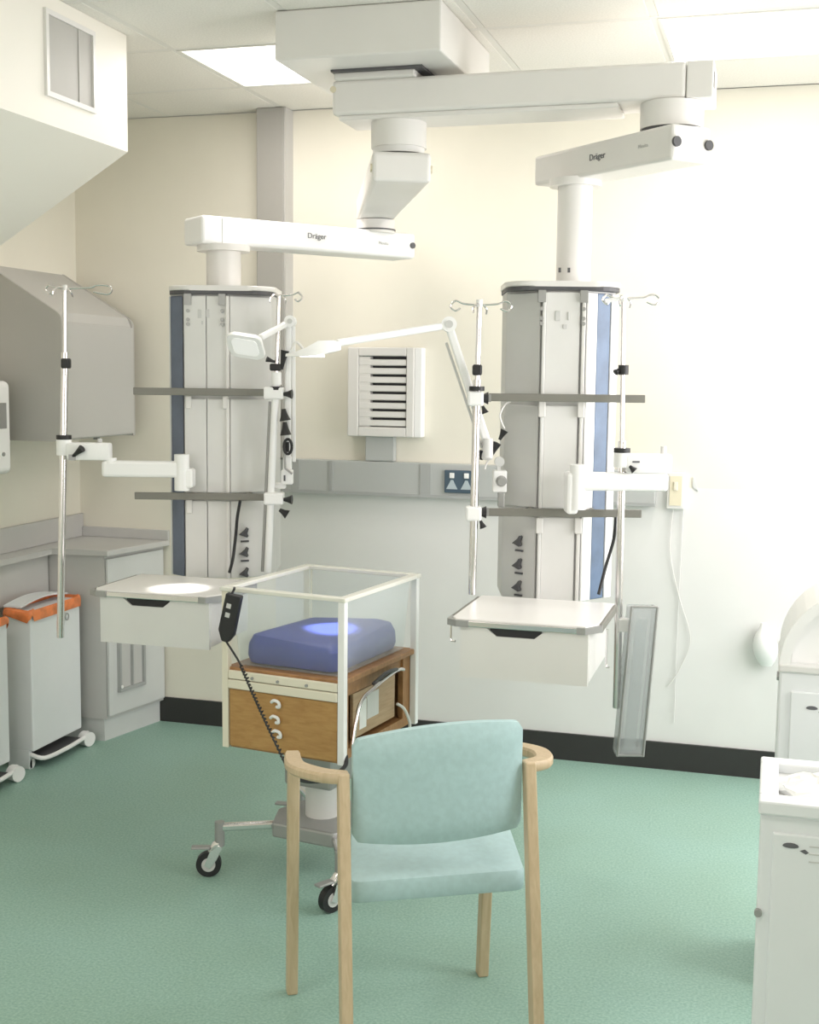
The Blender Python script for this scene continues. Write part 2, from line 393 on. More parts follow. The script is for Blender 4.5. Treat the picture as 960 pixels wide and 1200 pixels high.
def arm_box(mb, p0, p1, w, h0, z0, h1=None, z1=None, w1=None, ext=.07, bev=.012):
    """horizontal arm around the line p0-p1 (xy), with overrun ext"""
    h1 = h0 if h1 is None else h1; z1 = z0 if z1 is None else z1; w1 = w if w1 is None else w1
    a, b = Vector((*p0, 0)), Vector((*p1, 0)); d = (b-a).normalized(); a = a-d*ext; b = b+d*ext; s = Vector((-d.y, d.x, 0))
    vs = []
    for p, ww, zz, hh in ((a, w, z0, h0), (b, w1, z1, h1)):
        vs.append([mb._v(p+s*ww/2*i+Vector((0, 0, zz+hh*j))) for i, j in ((-1, 0), (1, 0), (1, 1), (-1, 1))])
    lo, hi = vs; fs = [mb.bm.faces.new(lo[::-1]), mb.bm.faces.new(hi)]
    for i in range(4): fs.append(mb.bm.faces.new((lo[i], lo[(i+1) % 4], hi[(i+1) % 4], hi[i])))
    bmesh.ops.bevel(mb.bm, geom=list({e for f in fs for e in f.edges}), offset=bev, segments=3, affect='EDGES', profile=.5)
    return mb

def outlet(parent, F, u, v, z, ang, flip=1):
    """gas outlet: wedge-shaped black cover over a short bar"""
    M = F @ Fr(u, v, z, ang)
    a = MB(M)
    a.prism([(-.018*flip, -.010), (-.006*flip, -.014), (.008*flip, -.020), (.013*flip, -.014), (.009*flip, -.004), (.014*flip, .012), (.009*flip, .016), (.002*flip, .006), (-.008*flip, -.002)], -.016, 0, axis='y')
    a.build('gas_outlet', DGREY, parent)
    MB(M).box((-.012, -.006, -.037), (.017, 0, -.031)).build('outlet_label', DGREY, parent)

# --- left pendant
t1 = thing('supply_pendant', 'left white ceiling pendant column with dark slate strip on its left edge', 'pendant', (C1.x, C1.y+.17, .87), 'ceiling supply pendants')
MB().cyl((-1.215, 4.0, 2.405), (-1.215, 4.0, 2.325), .09, n=32).build('pivot', WHITE, t1)
MB().cyl((-1.215, 4.0, 2.325), (-1.215, 4.0, 2.305), .084, n=32).build('pivot_ring', PANEL, t1)
ub = MB(); arm_box(ub, (-1.215, 4.0), (-1.53, 4.74), .19, .095, 2.205, .095, 2.19, .14, ext=.10, bev=.014)
ua = ub.build('upper_arm', WHITE, t1)
d = (Vector((-1.53, 4.74, 0))-Vector((-1.215, 4.0, 0))).normalized(); s = Vector((-d.y, d.x, 0)); e = Vector((-1.215, 4.0, 0))-d*.10
for k in (1, -1):
    p = e+s*k*.093+d*.02+Vector((0, 0, 2.25)); MB().cyl(p, p+s*k*.006, .013, n=12).build('arm_plug', BEIGE, ua)
MB().cyl((-1.53, 4.74, 2.19), (-1.53, 4.74, 2.14), .075, n=28).build('pivot', WHITE, t1)
MB().cyl((-1.53, 4.74, 2.155), (-1.53, 4.74, 2.150), .078, n=28).build('pivot_ring', DGREY, t1)
A0, A1 = (-1.965, 4.235), (-1.515, 4.80)
la = MB(); arm_box(la, A0, A1, .15, .098, 2.05, ext=.10); la = la.build('lower_arm', WHITE2, t1)
d = (Vector((*A1, 0))-Vector((*A0, 0))).normalized(); s = Vector((d.y, -d.x, 0))
ec = MB(); e0 = Vector((*A0, 0))-d*.03; e1 = Vector((*A0, 0))-d*.10
q = Vector((*A0, 0))+d*.20+s*.0765
text('maker_mark', 'Dräger', .028, facing(q+d*.17+Vector((0, 0, 2.105)), d), MARK, la)
text('maker_mark', 'Movita', .017, facing(q+d*.47+Vector((0, 0, 2.10)), d), PANEL2, la)
sp_ = Vector((*A0, 0))-d*.02+s*.0755
MB().box((0, 0, 0), (0.001, .001, .001))
MB().bar(sp_+Vector((0, 0, 2.055)), sp_+Vector((0, 0, 2.143)), .003, .002, 0).build('arm_seam', PANEL, la)
p = Vector((*A1, 0))+d*.085+s*.07+Vector((0, 0, 2.10)); MB().cyl(p, p+s*.01, .012, n=12).build('arm_plug', DGREY, la)
MB().cyl((-1.945, 4.24, 2.052), (-1.945, 4.24, 2.03), .095, n=28).build('pivot', WHITE, t1)
MB().cyl((-1.945, 4.24, 2.03), (-1.945, 4.24, 1.90), .062, n=28).build('drop_tube', WHITE, t1)

# --- right pendant
t2 = thing('supply_pendant', 'right white ceiling pendant column with blue strip on its right edge', 'pendant', (C2.x, C2.y+.18, .87), 'ceiling supply pendants')
MB().cyl((-.345, 3.98, 2.42), (-.345, 3.98, 2.345), .095, n=32).build('pivot', WHITE, t2)
MB().cyl((-.345, 3.98, 2.345), (-.345, 3.98, 2.333), .090, n=32).build('pivot_ring', DGREY, t2)
B0, B1 = (-.345, 3.925), (-.70, 4.27)
ra = MB(); arm_box(ra, B0, B1, .15, .105, 2.228, .098, 2.236, ext=.10); ra = ra.build('lower_arm', WHITE, t2)
d = (Vector((*B1, 0))-Vector((*B0, 0))).normalized(); s = Vector((-d.y, d.x, 0))
if s.y > 0: s = -s
q = Vector((*B0, 0))+s*.0762
text('maker_mark', 'Dräger', .028, facing(q+d*.25+Vector((0, 0, 2.285)), -d), MARK, ra)
text('maker_mark', 'Movita', .017, facing(q+d*.03+Vector((0, 0, 2.285)), -d), PANEL2, ra)
e = Vector((*B0, 0))-d*.10
for k in (1, -1):
    p = e+s*k*.062+Vector((0, 0, 2.28)); MB().cyl(p, p-d*.008, .015, n=14).build('arm_plug', DGREY, ra)
MB().cyl((-.668, 4.20, 2.240), (-.668, 4.20, 2.215), .085, n=28).build('pivot', WHITE, t2)
dt = MB().cyl((-.668, 4.20, 2.22), (-.668, 4.20, 1.90), .057, n=28).build('drop_tube', WHITE, t2)
for k in (-.012, .018):
    MB(F2).box((k, .126, 1.935), (k+.008, .132, 1.95)).build('tube_screw', DGREY, dt)

def column(t, F, facets, back, strip, capoff, zt=1.868, zb=.87):
    """faceted column: core, cover panels on the front facets, cap plate, rails"""
    poly = [facets[0]]+facets[1:]+back
    MB(F).prism([(x, y+.006) for x, y in poly], zb, zt).build('column_core', PANEL2, t)
    # cap: rounded plate
    xs = [p[0] for p in poly]; ys = [p[1] for p in poly]; x0, x1, y0, y1 = min(xs)-.008, max(xs)+.008, min(ys)-.008, max(ys)+.01
    cap = rrect(x0, y0, x1, y1, .09, 6)
    c = MB(F); c.prism(cap, zt+.012, zt+.030, bev=.006); c.build('cap_plate', WHITE, t)
    c = MB(F); c.prism([(a*.985, b*.985) for a, b in cap], zt, zt+.012); c.build('cap_gap', DGREY, t)

# left column facets (u,v): slate strip, centre panel, socket panel
f1 = [(-.181, .05), (-.128, .008), (-.126, 0), (.03, -.008), (.175, .055), (.181, .09)]
column(t1, F1, f1, [(.181, .30), (.12, .36), (-.12, .36), (-.181, .30)], 0, 0)
def facet_panel(F, a, b, z0, z1, th=.010, gap=.003):
    a, b = Vector((*a, 0)), Vector((*b, 0)); d = (b-a).normalized(); n = Vector((d.y, -d.x, 0)); a = a+d*gap; b = b-d*gap
    m_ = MB(F); m_.prism([(a.x, a.y), (b.x, b.y), (b.x+n.x*th, b.y+n.y*th), (a.x+n.x*th, a.y+n.y*th)], z0, z1, bev=.002, seg=1); return m_
ZS = [(.87, 1.135), (1.20, 1.50), (1.56, 1.862)]
facet_panel(F1, (-.178, .050), (-.128, .006), .872, 1.862, .004, .001).build('slate_strip', SLATE, t1)
MB(F1).box((-.186, .052, .872), (-.1812, .30, 1.862)).build('edge_trim', CABL, t1)
for z0, z1 in ((.87, 1.145), (1.175, 1.505), (1.54, 1.862)):
    facet_panel(F1, (-.124, 0), (-.045, -.004), z0, z1, .010, .001).build('cover_panel', PANEL, t1)
    facet_panel(F1, (-.045, -.004), (.028, -.008), z0, z1, .007, .001).build('cover_panel', PANEL, t1)
    facet_panel(F1, (.032, -.007), (.176, .055), z0, z1, .010).build('cover_panel', PANEL, t1)
    MB(F1).box((.024, -.024, z0), (.036, -.006, z1), bev=.003).build('corner_strip', WHITE, t1)
def column_marks(t, F, us, vs, zt=1.868):
    for u, v in zip(us, vs):
        MB(F).box((u-.012, v-.016, zt-.038), (u+.012, v, zt)).build('lock_clip', DGREY if False else GREYF, t)
        for k, z in enumerate((zt-.058, zt-.088, zt-.104)):
            MB(F).cyl((u, v-.012, z), (u, v-.006, z), .0065, n=10).build('indicator', GREYF, t)
column_marks(t1, F1, (-.108, .012), (-.004, -.010))
for (a, b, c, d_) in ((-.074, 1.785, .014, .03), (-.046, 1.787, .012, .028), (-.062, 1.762, .012, .014)):
    MB(F1).box((a, -.0135, b), (a+c, -.010, b+d_), bev=.001, seg=1).build('control_mark', PANEL2, t1)
for z in (1.035, .965, .892): outlet(t1, F1, .082, .003, z+.0, math.radians(23), 1)
MB(F1).box((-.118, -.020, 1.47), (-.098, -.009, 1.515), bev=.003).build('rail_bracket', WHITE, t1)
MB(F1).box((.012, -.024, 1.47), (.032, -.009, 1.515), bev=.003).build('rail_bracket', WHITE, t1)
MB(F1).box((-.118, -.020, 1.10), (-.098, -.009, 1.15), bev=.003).build('rail_bracket', WHITE, t1)

# right column facets
f2 = [(-.181, .09), (-.072, .002), (-.066, -.004), (.062, -.004), (.075, .004), (.170, .08)]
column(t2, F2, f2, [(.176, .28), (.12, .36), (-.12, .36), (-.181, .28)], 0, 0)
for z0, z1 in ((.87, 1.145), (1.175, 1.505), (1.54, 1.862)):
    facet_panel(F2, (-.179, .088), (-.074, .003), z0, z1, .008).build('cover_panel', PANEL2, t2)  # left facet in darker grey: shade painted into the colour
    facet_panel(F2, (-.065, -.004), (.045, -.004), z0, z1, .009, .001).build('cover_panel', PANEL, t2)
    MB(F2).box((-.075, -.018, z0), (-.064, .004, z1), bev=.003).build('corner_strip', PANEL, t2)
    MB(F2).box((.050, -.018, z0), (.062, .004, z1), bev=.003).build('corner_strip', WHITE, t2)
facet_panel(F2, (.064, -.004), (.100, .025), .872, 1.862, .008, .001).build('white_strip', WHITE2, t2)
facet_panel(F2, (.101, .026), (.150, .065), .872, 1.862, .004, .001).build('blue_strip', BLUE, t2)
facet_panel(F2, (.150, .065), (.178, .088), .872, 1.862, .008, .001).build('white_strip', WHITE2, t2)
column_marks(t2, F2, (-.078, .054), (-.006, -.010))
for (a, b, c, d_) in ((-.035, 1.772, .016, .032), (.004, 1.775, .006, .026), (-.010, 1.748, .014, .014)):
    MB(F2).box((a, -.0165, b), (a+c, -.013, b+d_), bev=.001, seg=1).build('control_mark', PANEL2, t2)
for z in (1.065, .99, .917): outlet(t2, F2, -.13, .035, z, math.radians(-38), 1)
for u in (-.072, .052):
    for z in (1.468, 1.095): MB(F2).box((u-.01, -.028, z), (u+.012, -.016, z+.05), bev=.003).build('rail_bracket', WHITE, t2)

for t, F, u0, u1 in ((t1, F1, -.293, .222), (t2, F2, -.243, .251)):
    for z in (1.530, 1.165):
        r = MB(F).box((u0, -.055, z-.0125), (u1, -.045, z+.0125), bev=.002).build('equipment_rail', STEEL, t)
        for u in (-.10, .10): MB(F).cyl((u, -.046, z), (u, .03, z), .012, n=10).build('rail_spacer', STEEL, r)

# ---------------------------------------------------------------- drawer shelves under the columns
def shelf(t, x0, x1, y0, y1, zt, name_side, hooks=True):
    c = .05
    poly = [(x0+c*.3, y0), (x1-c*.6, y0), (x1, y0+c), (x1, y1), (x0, y1), (x0, y0+c*.6)]
    MB().prism(poly, zt-.018, zt, bev=.003).build('worktop', WHITE, t)
    MB().box((x0+.03, y0-.007, zt-.022), (x1-.05, y0, zt-.004), bev=.003).build('front_lip', CHROME, t)
    for xa, xb in ((x0-.010, x0), (x1, x1+.010)):
        MB().box((xa, y0+.055, zt-.026), (xb, y1-.02, zt-.001), bev=.003).build('side_rail', STEEL, t)
    MB().prism([(x0-.012, y0+.06), (x0-.012, y0+.01), (x0+.02, y0-.012), (x0+.055, y0-.012), (x0+.055, y0), (x0+.02, y0+.002), (x0, y0+.02), (x0, y0+.06)], zt-.022, zt-.003).build('corner_bumper', GREYF, t)
    MB().prism([(x1-.055, y0-.009), (x1-.03, y0-.009), (x1+.010, y0+.042), (x1+.010, y0+.06), (x1, y0+.06), (x1, y0+.05), (x1-.032, y0+.001), (x1-.055, y0)], zt-.022, zt-.003).build('corner_bumper', GREYF, t)
    zb = zt-.165; xm = (x0+x1)/2-.02
    MB().box((x0+.04, y0+.012, zb), (x1-.02, y1-.03, zt-.018), bev=.003).build('drawer_body', WHITE, t)
    # drawer front with a trapezoid hand cut-out
    fr = MB(); a, b = x0+.03, x1-.022; zf = zt-.022
    fr.prism([(a, zb-.006), (b, zb-.006), (b, zf), (xm+.085, zf), (xm+.055, zf-.024), (xm-.055, zf-.024), (xm-.085, zf), (a, zf)], y0, y0+.012, axis='y')
    fr.build('drawer_front', PANEL if name_side == 'l' else WHITE, t)
    MB().box((xm-.075, y0+.006, zf-.024), (xm+.075, y0+.0125, zf)).build('hand_recess', BLACK, t)
    MB().box((xm-.12, y1, zt-.10), (xm+.10, y1+.13, zt-.045)).build('support_bracket', WHITE, t)
ts = thing('drawer_unit', 'white worktop with one drawer under the left pendant, lit by a lamp', 'drawer unit', (-1.88, 3.72, .735), 'pendant worktops with drawer')
shelf(ts, -2.10, -1.665, 3.555, 3.885, .90, 'l')
ts = thing('drawer_unit', 'white worktop with one drawer under the right pendant, steel hooks at its sides', 'drawer unit', (-.67, 3.68, .735), 'pendant worktops with drawer')
shelf(ts, -.885, -.462, 3.475, 3.875, .90, 'r')
MB().tube([(-.889, 3.50, .872), (-.889, 3.50, .835), (-.885, 3.49, .83), (-.872, 3.485, .83)], .003, 8).build('side_hook', CHROME, ts)
MB().tube([(-.448, 3.60, .872), (-.448, 3.60, .77), (-.446, 3.59, .762), (-.438, 3.58, .765)], .003, 8).build('side_hook', CHROME, ts)

# ---------------------------------------------------------------- drip poles
def hooks(F, u, v, z, span_l, span_r, parent):
    h = MB(F)
    for sg, L in ((-1, span_l), (1, span_r)):
        if not L: continue
        pts = [(u, v, z), (u+sg*L*.55, v, z+.004)]
        loop = [(u+sg*(L*.55+.02), v, z+.012), (u+sg*(L-.01), v, z+.010), (u+sg*L, v, z-.004), (u+sg*(L-.014), v, z-.018), (u+sg*(L*.55+.01), v, z-.010)]
        h.tube(smooth_path(pts+loop, 5), .0032, 8)
    for sg in (-1, 1):
        h.tube(smooth_path([(u, v, z), (u+.01*sg, v+.02*sg-.02, z+.002), (u+.022*sg, v+.03*sg-.03, z-.012), (u+.022*sg, v+.045*sg-.03, z-.026)], 5), .0032, 8)
    return h.build('hook', CHROME, parent)

def lever(F, p, q, parent, r=.008, name='clamp_knob'):
    m_ = MB(F); m_.tube([p, ((p[0]+q[0])/2, (p[1]+q[1])/2, (p[2]+q[2])/2), q], [r*.6, r*1.0, r*1.7], 10); return m_.build(name, BLACK, parent)

# far left pole on its swing arm
t = thing('drip_pole', 'chrome drip pole held out left of the left pendant by a white swing arm', 'pole', tuple(F1 @ Vector((-.53, -.1, .667))), 'drip poles')
u, v = -.512, -.10
MB(F1).cyl((u, v, 1.878), (u-.004, v, 1.60), .0075, n=14).build('upper_tube', CHROME, t)
MB(F1).cyl((u-.003, v, 1.66), (u-.038, v, .667), .0125, n=18).build('lower_tube', CHROME, t)
hooks(F1, u, v, 1.876, .065, .16, t)
MB(F1).cyl((u, v, 1.888), (u, v, 1.87), .010, n=12).build('top_cap', WHITE, t)
MB(F1).box((u-.014, v-.018, 1.605), (u+.016, v+.014, 1.64), bev=.006).build('height_lock', BLACK, t)
MB(F1).cyl((u-.012, v, 1.377), (u-.012, v, 1.362), .026, n=20).build('collar', BLACK, t)
arm = MB(F1); arm.cyl((u-.012, v, 1.362), (u-.012, v, 1.308), .026, n=20); arm.box((u+.0, v-.026, 1.292), (-.362, v+.026, 1.352), bev=.008); arm.build('swing_arm', WHITE2, t)
MB(F1).box((-.392, v-.022, 1.225+.01), (-.12, v+.024, 1.291), bev=.010).build('swing_arm', WHITE2, t)
MB(F1).cyl((-.395+.03, v, 1.30), (-.395+.03, v, 1.28), .022).build('swing_joint', WHITE2, t)
MB(F1).cyl((-.118, v, 1.315), (-.118, v, 1.19), .026, n=24).build('swing_hub', WHITE2, t)
MB(F1).box((-.118, v-.02, 1.20), (-.078, v+.05, 1.265), bev=.008).build('hub_bracket', WHITE2, t)
MB(F1).cyl((-.40, v, 1.353), (-.40, v, 1.366), .008, n=10).build('grease_cap', PANEL2, t)
lever(F1, (u+.025, v-.03, 1.305), (u+.062, v-.045, 1.335), t)
MB(F1).box((u+.012, v-.035, 1.292), (u+.034, v-.024, 1.312)).build('clamp_block', GREYF, t)

# pole on the right of the left column
t = thing('drip_pole', 'chrome drip pole clamped to the right ends of the left pendant rails', 'pole', tuple(F1 @ Vector((.18, -.085, .90))), 'drip poles')
v = -.085
MB(F1).cyl((.216, v, 1.86), (.207, v, 1.56), .0075, n=12).build('upper_tube', CHROME, t)
MB(F1).cyl((.207, v, 1.60), (.176, v, .905), .0125, n=16).build('lower_tube', WHITE2, t)
MB(F1).cyl((.186, v+.012, 1.50), (.158, v+.012, .905), .007, n=14).build('dark_edge_tube', GREYF, t)  # grey tube added as the dark reflected edge of the chrome pole
hooks(F1, .216, v, 1.86, .0, .08, t)
MB(F1).cyl((.208, v, 1.552), (.208, v, 1.540), .022, n=18).build('collar', BLACK, t)
MB(F1).cyl((.207, v, 1.60), (.208, v, 1.558), .018, n=16).build('sleeve', WHITE2, t)
MB(F1).box((.185, v-.012, 1.605), (.225, v+.012, 1.63), bev=.006).build('height_lock', BLACK, t)
lever(F1, (.225, v, 1.61), (.237, v, 1.675), t, .009)
lever(F1, (.205, v, 1.635), (.175, v-.01, 1.645), t, .006)
for z in (1.53, 1.165):
    c_ = MB(F1).box((.165, v-.02, z-.022), (.232, v+.042, z+.020), bev=.006).build('rail_clamp', WHITE2, t)
    lever(F1, (.232, v, z-.004), (.262, v-.004, z-.004), c_, .010)
for p, q in (((.232, v, 1.475), (.238, v, 1.435)), ((.236, v, 1.43), (.240, v, 1.385))): lever(F1, p, q, t, .012, 'hanging_clip')
lever(F1, (.218, v, 1.125), (.246, v, 1.108), t, .010)
ring = [(.247+.014*math.cos(a), v, 1.345+.026*math.sin(a)) for a in [k*2*PI/14 for k in range(15)]]
MB(F1).tube(ring, .005, 8).build('hanging_clip', BLACK, t)
MB(F1).tube([(.236, v, 1.32), (.238, v, 1.27), (.262, v, 1.25)], .004, 8).build('hanging_clip', GREYF, t)

# pole left of the right column
t = thing('drip_pole', 'chrome drip pole clamped to the left ends of the right pendant rails', 'pole', tuple(F2 @ Vector((-.287, -.085, .905))), 'drip poles')
MB(F2).cyl((-.279, v, 1.825), (-.282, v, 1.55), .0085, n=14).build('upper_tube', CHROME, t)
MB(F2).cyl((-.282, v, 1.585), (-.287, v, .905), .0125, n=18).build('lower_tube', CHROME, t)
hooks(F2, -.279, v, 1.815, .09, .10, t)
MB(F2).cyl((-.279, v, 1.832), (-.279, v, 1.81), .010, n=12).build('top_cap', WHITE2, t)
MB(F2).box((-.298, v-.016, 1.598), (-.268, v+.014, 1.632), bev=.006).build('height_lock', BLACK, t)
MB(F2).cyl((-.283, v, 1.564), (-.283, v, 1.550), .024, n=18).build('collar', BLACK, t)
for z in (1.527, 1.165):
    c_ = MB(F2).box((-.312, v-.02, z-.024), (-.262, v+.026, z+.022), bev=.007).build('rail_clamp', WHITE2, t)
    MB(F2).cyl((-.262, v+.03, z), (-.245, v+.03, z), .012, .020, n=12).build('clamp_knob', BLACK, c_)
    lever(F2, (-.264, v, z-.024), (-.255, v, z-.046), c_, .007)
    MB(F2).box((-.262, v+.026, z-.012), (-.236, v+.046, z+.012)).build('rail_stop', GREYF, c_)

# pole right of the right column with its arm
t = thing('drip_pole', 'chrome drip pole on a white arm at the right of the right pendant', 'pole', tuple(F2 @ Vector((.176, -.12, .55))), 'drip poles')
v = -.12
MB(F2).cyl((.162, v, 1.84), (.171, v, 1.36), .0075, n=14).build('upper_tube', CHROME, t)
MB(F2).cyl((.171, v, 1.40), (.178, v, .55), .0125, n=18).build('lower_tube', CHROME, t)
hooks(F2, .162, v, 1.838, .065, .11, t)
MB(F2).cyl((.162, v, 1.848), (.162, v, 1.828), .011, n=12).build('top_cap', WHITE2, t)
MB(F2).cyl((.155, v, 1.838), (.105, v, 1.830), .007, n=10).build('white_hook', WHITE2, t)
MB(F2).cyl((.168, v, 1.635), (.168, v, 1.605), .016, n=14).build('height_lock', BLACK, t)
lever(F2, (.160, v, 1.625), (.142, v-.01, 1.612), t, .006)
MB(F2).cyl((.171, v, 1.378), (.171, v, 1.364), .026, n=20).build('collar', BLACK, t)
ar = MB(F2); ar.cyl((.171, v, 1.364), (.171, v, 1.318), .026, n=20); ar.box((.18, v-.026, 1.30), (.325, v+.026, 1.362), bev=.010); ar.build('swing_arm', WHITE2, t)
MB(F2).box((.035, v-.024, 1.245), (.315, v+.024, 1.302), bev=.010).build('swing_arm', WHITE2, t)
MB(F2).cyl((.037, v, 1.325), (.037, v, 1.185), .027, n=24).build('swing_hub', WHITE2, t)
MB(F2).box((.0, v-.018, 1.17), (.037, v+.07, 1.30), bev=.01).build('hub_bracket', WHITE2, t)
MB(F2).cyl((.30, v, 1.362), (.30, v, 1.385), .009, n=10).build('grease_cap', PANEL, t)
lever(F2, (.19, v-.035, 1.325), (.205, v-.04, 1.31), t, .007)
MB(F2).box((.20, v-.030, 1.335), (.222, v-.024, 1.34)).build('slot_mark', MARK, t)

# clear channel box clamped to that pole
t = thing('catheter_holder', 'long clear plastic upright holder hanging beside the right pendant pole', 'holder', tuple(F2 @ Vector((.235, -.12, .41))))
M_ = F2 @ Matrix.Translation((.0, -.13, 0))
def skew(z): return -.03*(.88-z)/.47
out = []
zc = [.41, .875]
for nm, (a, b, c_, d_) in {'side': (.205, .211, -.035, .035), 'side ': (.285, .291, -.035, .035)}.items():
    s_ = MB(M_); s_.loft([[(a+skew(z), c_, z), (b+skew(z), c_, z), (b+skew(z), d_, z), (a+skew(z), d_, z)] for z in (.41, .88)]); s_.smooth = False; s_.build('side_panel', ACRS, t)
for y in (-.036, .034):
    s_ = MB(M_); s_.loft([[(.205+skew(z), y, z), (.291+skew(z), y, z), (.291+skew(z), y+.003, z), (.205+skew(z), y+.003, z)] for z in (.41, .88)]); s_.smooth = False; s_.build('face_panel', ACRS, t)
MB(M_).box((.175, -.036, .402), (.262, .037, .414), bev=.002).build('bottom', ACRS, t)
for a in (.208, .289):
    MB(M_).tube([(a+skew(.885), -.036, .885), (a+skew(.405), -.036, .405)], .0042, 8).build('edge_bead', GREYF, t)
MB(M_).tube([(.208, -.036, .885), (.289, -.036, .885)], .0035, 8).build('edge_bead', GREYF, t)
MB(M_).tube([(.178, -.036, .408), (.259, -.036, .408)], .0035, 8).build('edge_bead', GREYF, t)
MB(M_).box((.172, -.014, .80), (.210, .022, .84), bev=.002).build('pole_clip', WHITE, t)
MB(M_).loft([[(.235+skew(z), -.005, z), (.268+skew(z), -.005, z), (.268+skew(z), .02, z), (.235+skew(z), .02, z)] for z in (.416, .84)]).build('liner', acrylic('frosted_liner', (.9, .92, .92), .25), t)

# ---------------------------------------------------------------- exam lamps
def spot(name, loc, target, power, size, blend=.4):
    d = bpy.data.lights.new(name, 'SPOT'); d.energy = power; d.spot_size = math.radians(size); d.spot_blend = blend; d.shadow_soft_size = .02; d.color = (1, .97, .92)
    o = bpy.data.objects.new(name, d); COL.objects.link(o); o.location = loc
    o.rotation_euler = (Vector(target)-Vector(loc)).to_track_quat('-Z', 'Y').to_euler(); return o

t = thing('exam_lamp', 'white jointed examination lamp reaching left across the wall from the right pendant', 'lamp', tuple(F2 @ Vector((-.235, -.07, 1.33))), 'jointed examination lamps')
MB(F2).box((-.262, -.045, 1.33), (-.225, .02, 1.40), bev=.008).build('base_clamp', WHITE, t)
MB(F2).cyl((-.243, -.055, 1.34), (-.243, -.055, 1.40), .016, n=14).build('base_pivot', PANEL, t)
MB(F2).bar((-.243, -.05, 1.38), (-.372, -.055, 1.750), .026, .018, .006).build('lower_arm', WHITE2, t)
MB(F2).bar((-.262, -.04, 1.37), (-.380, -.045, 1.70), .008, .010, .003).build('balance_rod', PANEL2, t)
MB(F2).cyl((-.372, -.075, 1.756), (-.372, -.03, 1.756), .024, n=22).build('elbow', WHITE2, t)
MB(F2).cyl((-.372, -.079, 1.756), (-.372, -.075, 1.756), .012, n=16).build('elbow_cap', PANEL2, t)
MB(F2).bar((-.372, -.05, 1.754), (-.715, -.22, 1.690), .026, .022, .007).build('upper_arm', WHITE2, t)
# flat lamp head seen edge-on
hd = MB(F2)
prof = [(-.70, 1.680, .012, .022), (-.72, 1.680, .034, .034), (-.765, 1.674, .05, .042), (-.80, 1.662, .055, .026), (-.83, 1.656, .05, .014), (-.862, 1.652, .036, .008)]
hd.loft([[(x, -.25-hw, z-h/2), (x, -.25+hw, z-h/2), (x, -.25+hw*.8, z+h/2), (x, -.25-hw*.8, z+h/2)] for x, z, hw, h in prof]); hd.build('lamp_head', WHITE2, t)
hn = MB(F2); hn.tube(smooth_path([(-.845, -.29, 1.665), (-.83, -.29, 1.69), (-.81, -.29, 1.672)], 5), .004, 8); hn.build('handle', WHITE, t)
MB(F2).box((-.82, -.275, 1.648), (-.75, -.225, 1.653)).build('lens', mat('lens_glow', (1, .97, .92), .4, emit=3), t)
hp = F2 @ Vector((-.785, -.25, 1.642))
spot('exam_lamp_light', hp, (-1.325, 3.68, .79), 200, 12)

t = thing('exam_lamp', 'white jointed examination lamp at the right edge of the left pendant, square head', 'lamp', tuple(F1 @ Vector((.24, -.05, 1.22))), 'jointed examination lamps')
MB(F1).box((.222, -.075, 1.212), (.262, -.03, 1.262), bev=.004).build('base_clamp', WHITE2, t)
MB(F1).box((.170, -.055, 1.195), (.235, -.02, 1.215), bev=.004).build('clamp_bracket', WHITE2, t)
MB(F1).box((.232, -.08, 1.225), (.238, -.074, 1.245)).build('clamp_screw', DGREY, t)
MB(F1).bar((.243, -.055, 1.262), (.243, -.055, 1.31), .030, .024, .004).build('base_pivot', WHITE2, t)
MB(F1).bar((.243, -.055, 1.30), (.247, -.055, 1.775), .022, .020, .006).build('lower_arm', WHITE2, t)
MB(F1).bar((.266, -.055, 1.29), (.264, -.055, 1.76), .012, .010, .003).build('balance_rod', WHITE2, t)
MB(F1).box((.235, -.069, 1.325), (.250, -.065, 1.36)).build('grip_band', BLACK, t)
MB(F1).cyl((.253, -.085, 1.775), (.253, -.03, 1.775), .020, n=20).build('elbow', WHITE2, t)
MB(F1).cyl((.253, -.089, 1.775), (.253, -.085, 1.775), .009, n=14).build('elbow_cap', PANEL2, t)
MB(F1).bar((.245, -.065, 1.770), (.165, -.19, 1.715), .022, .020, .006).build('upper_arm', WHITE2, t)
# rounded plate head, tilted, its glowing underside towards the worktop and viewer
HM = F1 @ Matrix.Translation((.112, -.215, 1.690)) @ Matrix.Rotation(math.radians(8), 4, 'Y') @ Matrix.Rotation(math.radians(-52), 4, 'X')
poly = rrect(-.058, -.042, .062, .048, .024, 5)
poly = [(x+(.0 if y < 0 else .012), y) for x, y in poly]
h_ = MB(HM); h_.prism(poly, -.008, .010, bev=.005); h_.build('lamp_head', WHITE2, t)
h_ = MB(HM); h_.prism([(x*.72+.002, y*.70) for x, y in poly], -.0105, -.008); h_.build('lens', mat('lens_soft', (.8, .8, .79), .3, emit=.25), t)
hp = HM @ Vector((0, 0, -.02))
spot('exam_lamp_light', hp+Vector((0, -.02, -.02)), (-1.84, 3.66, .90), 55, 15)

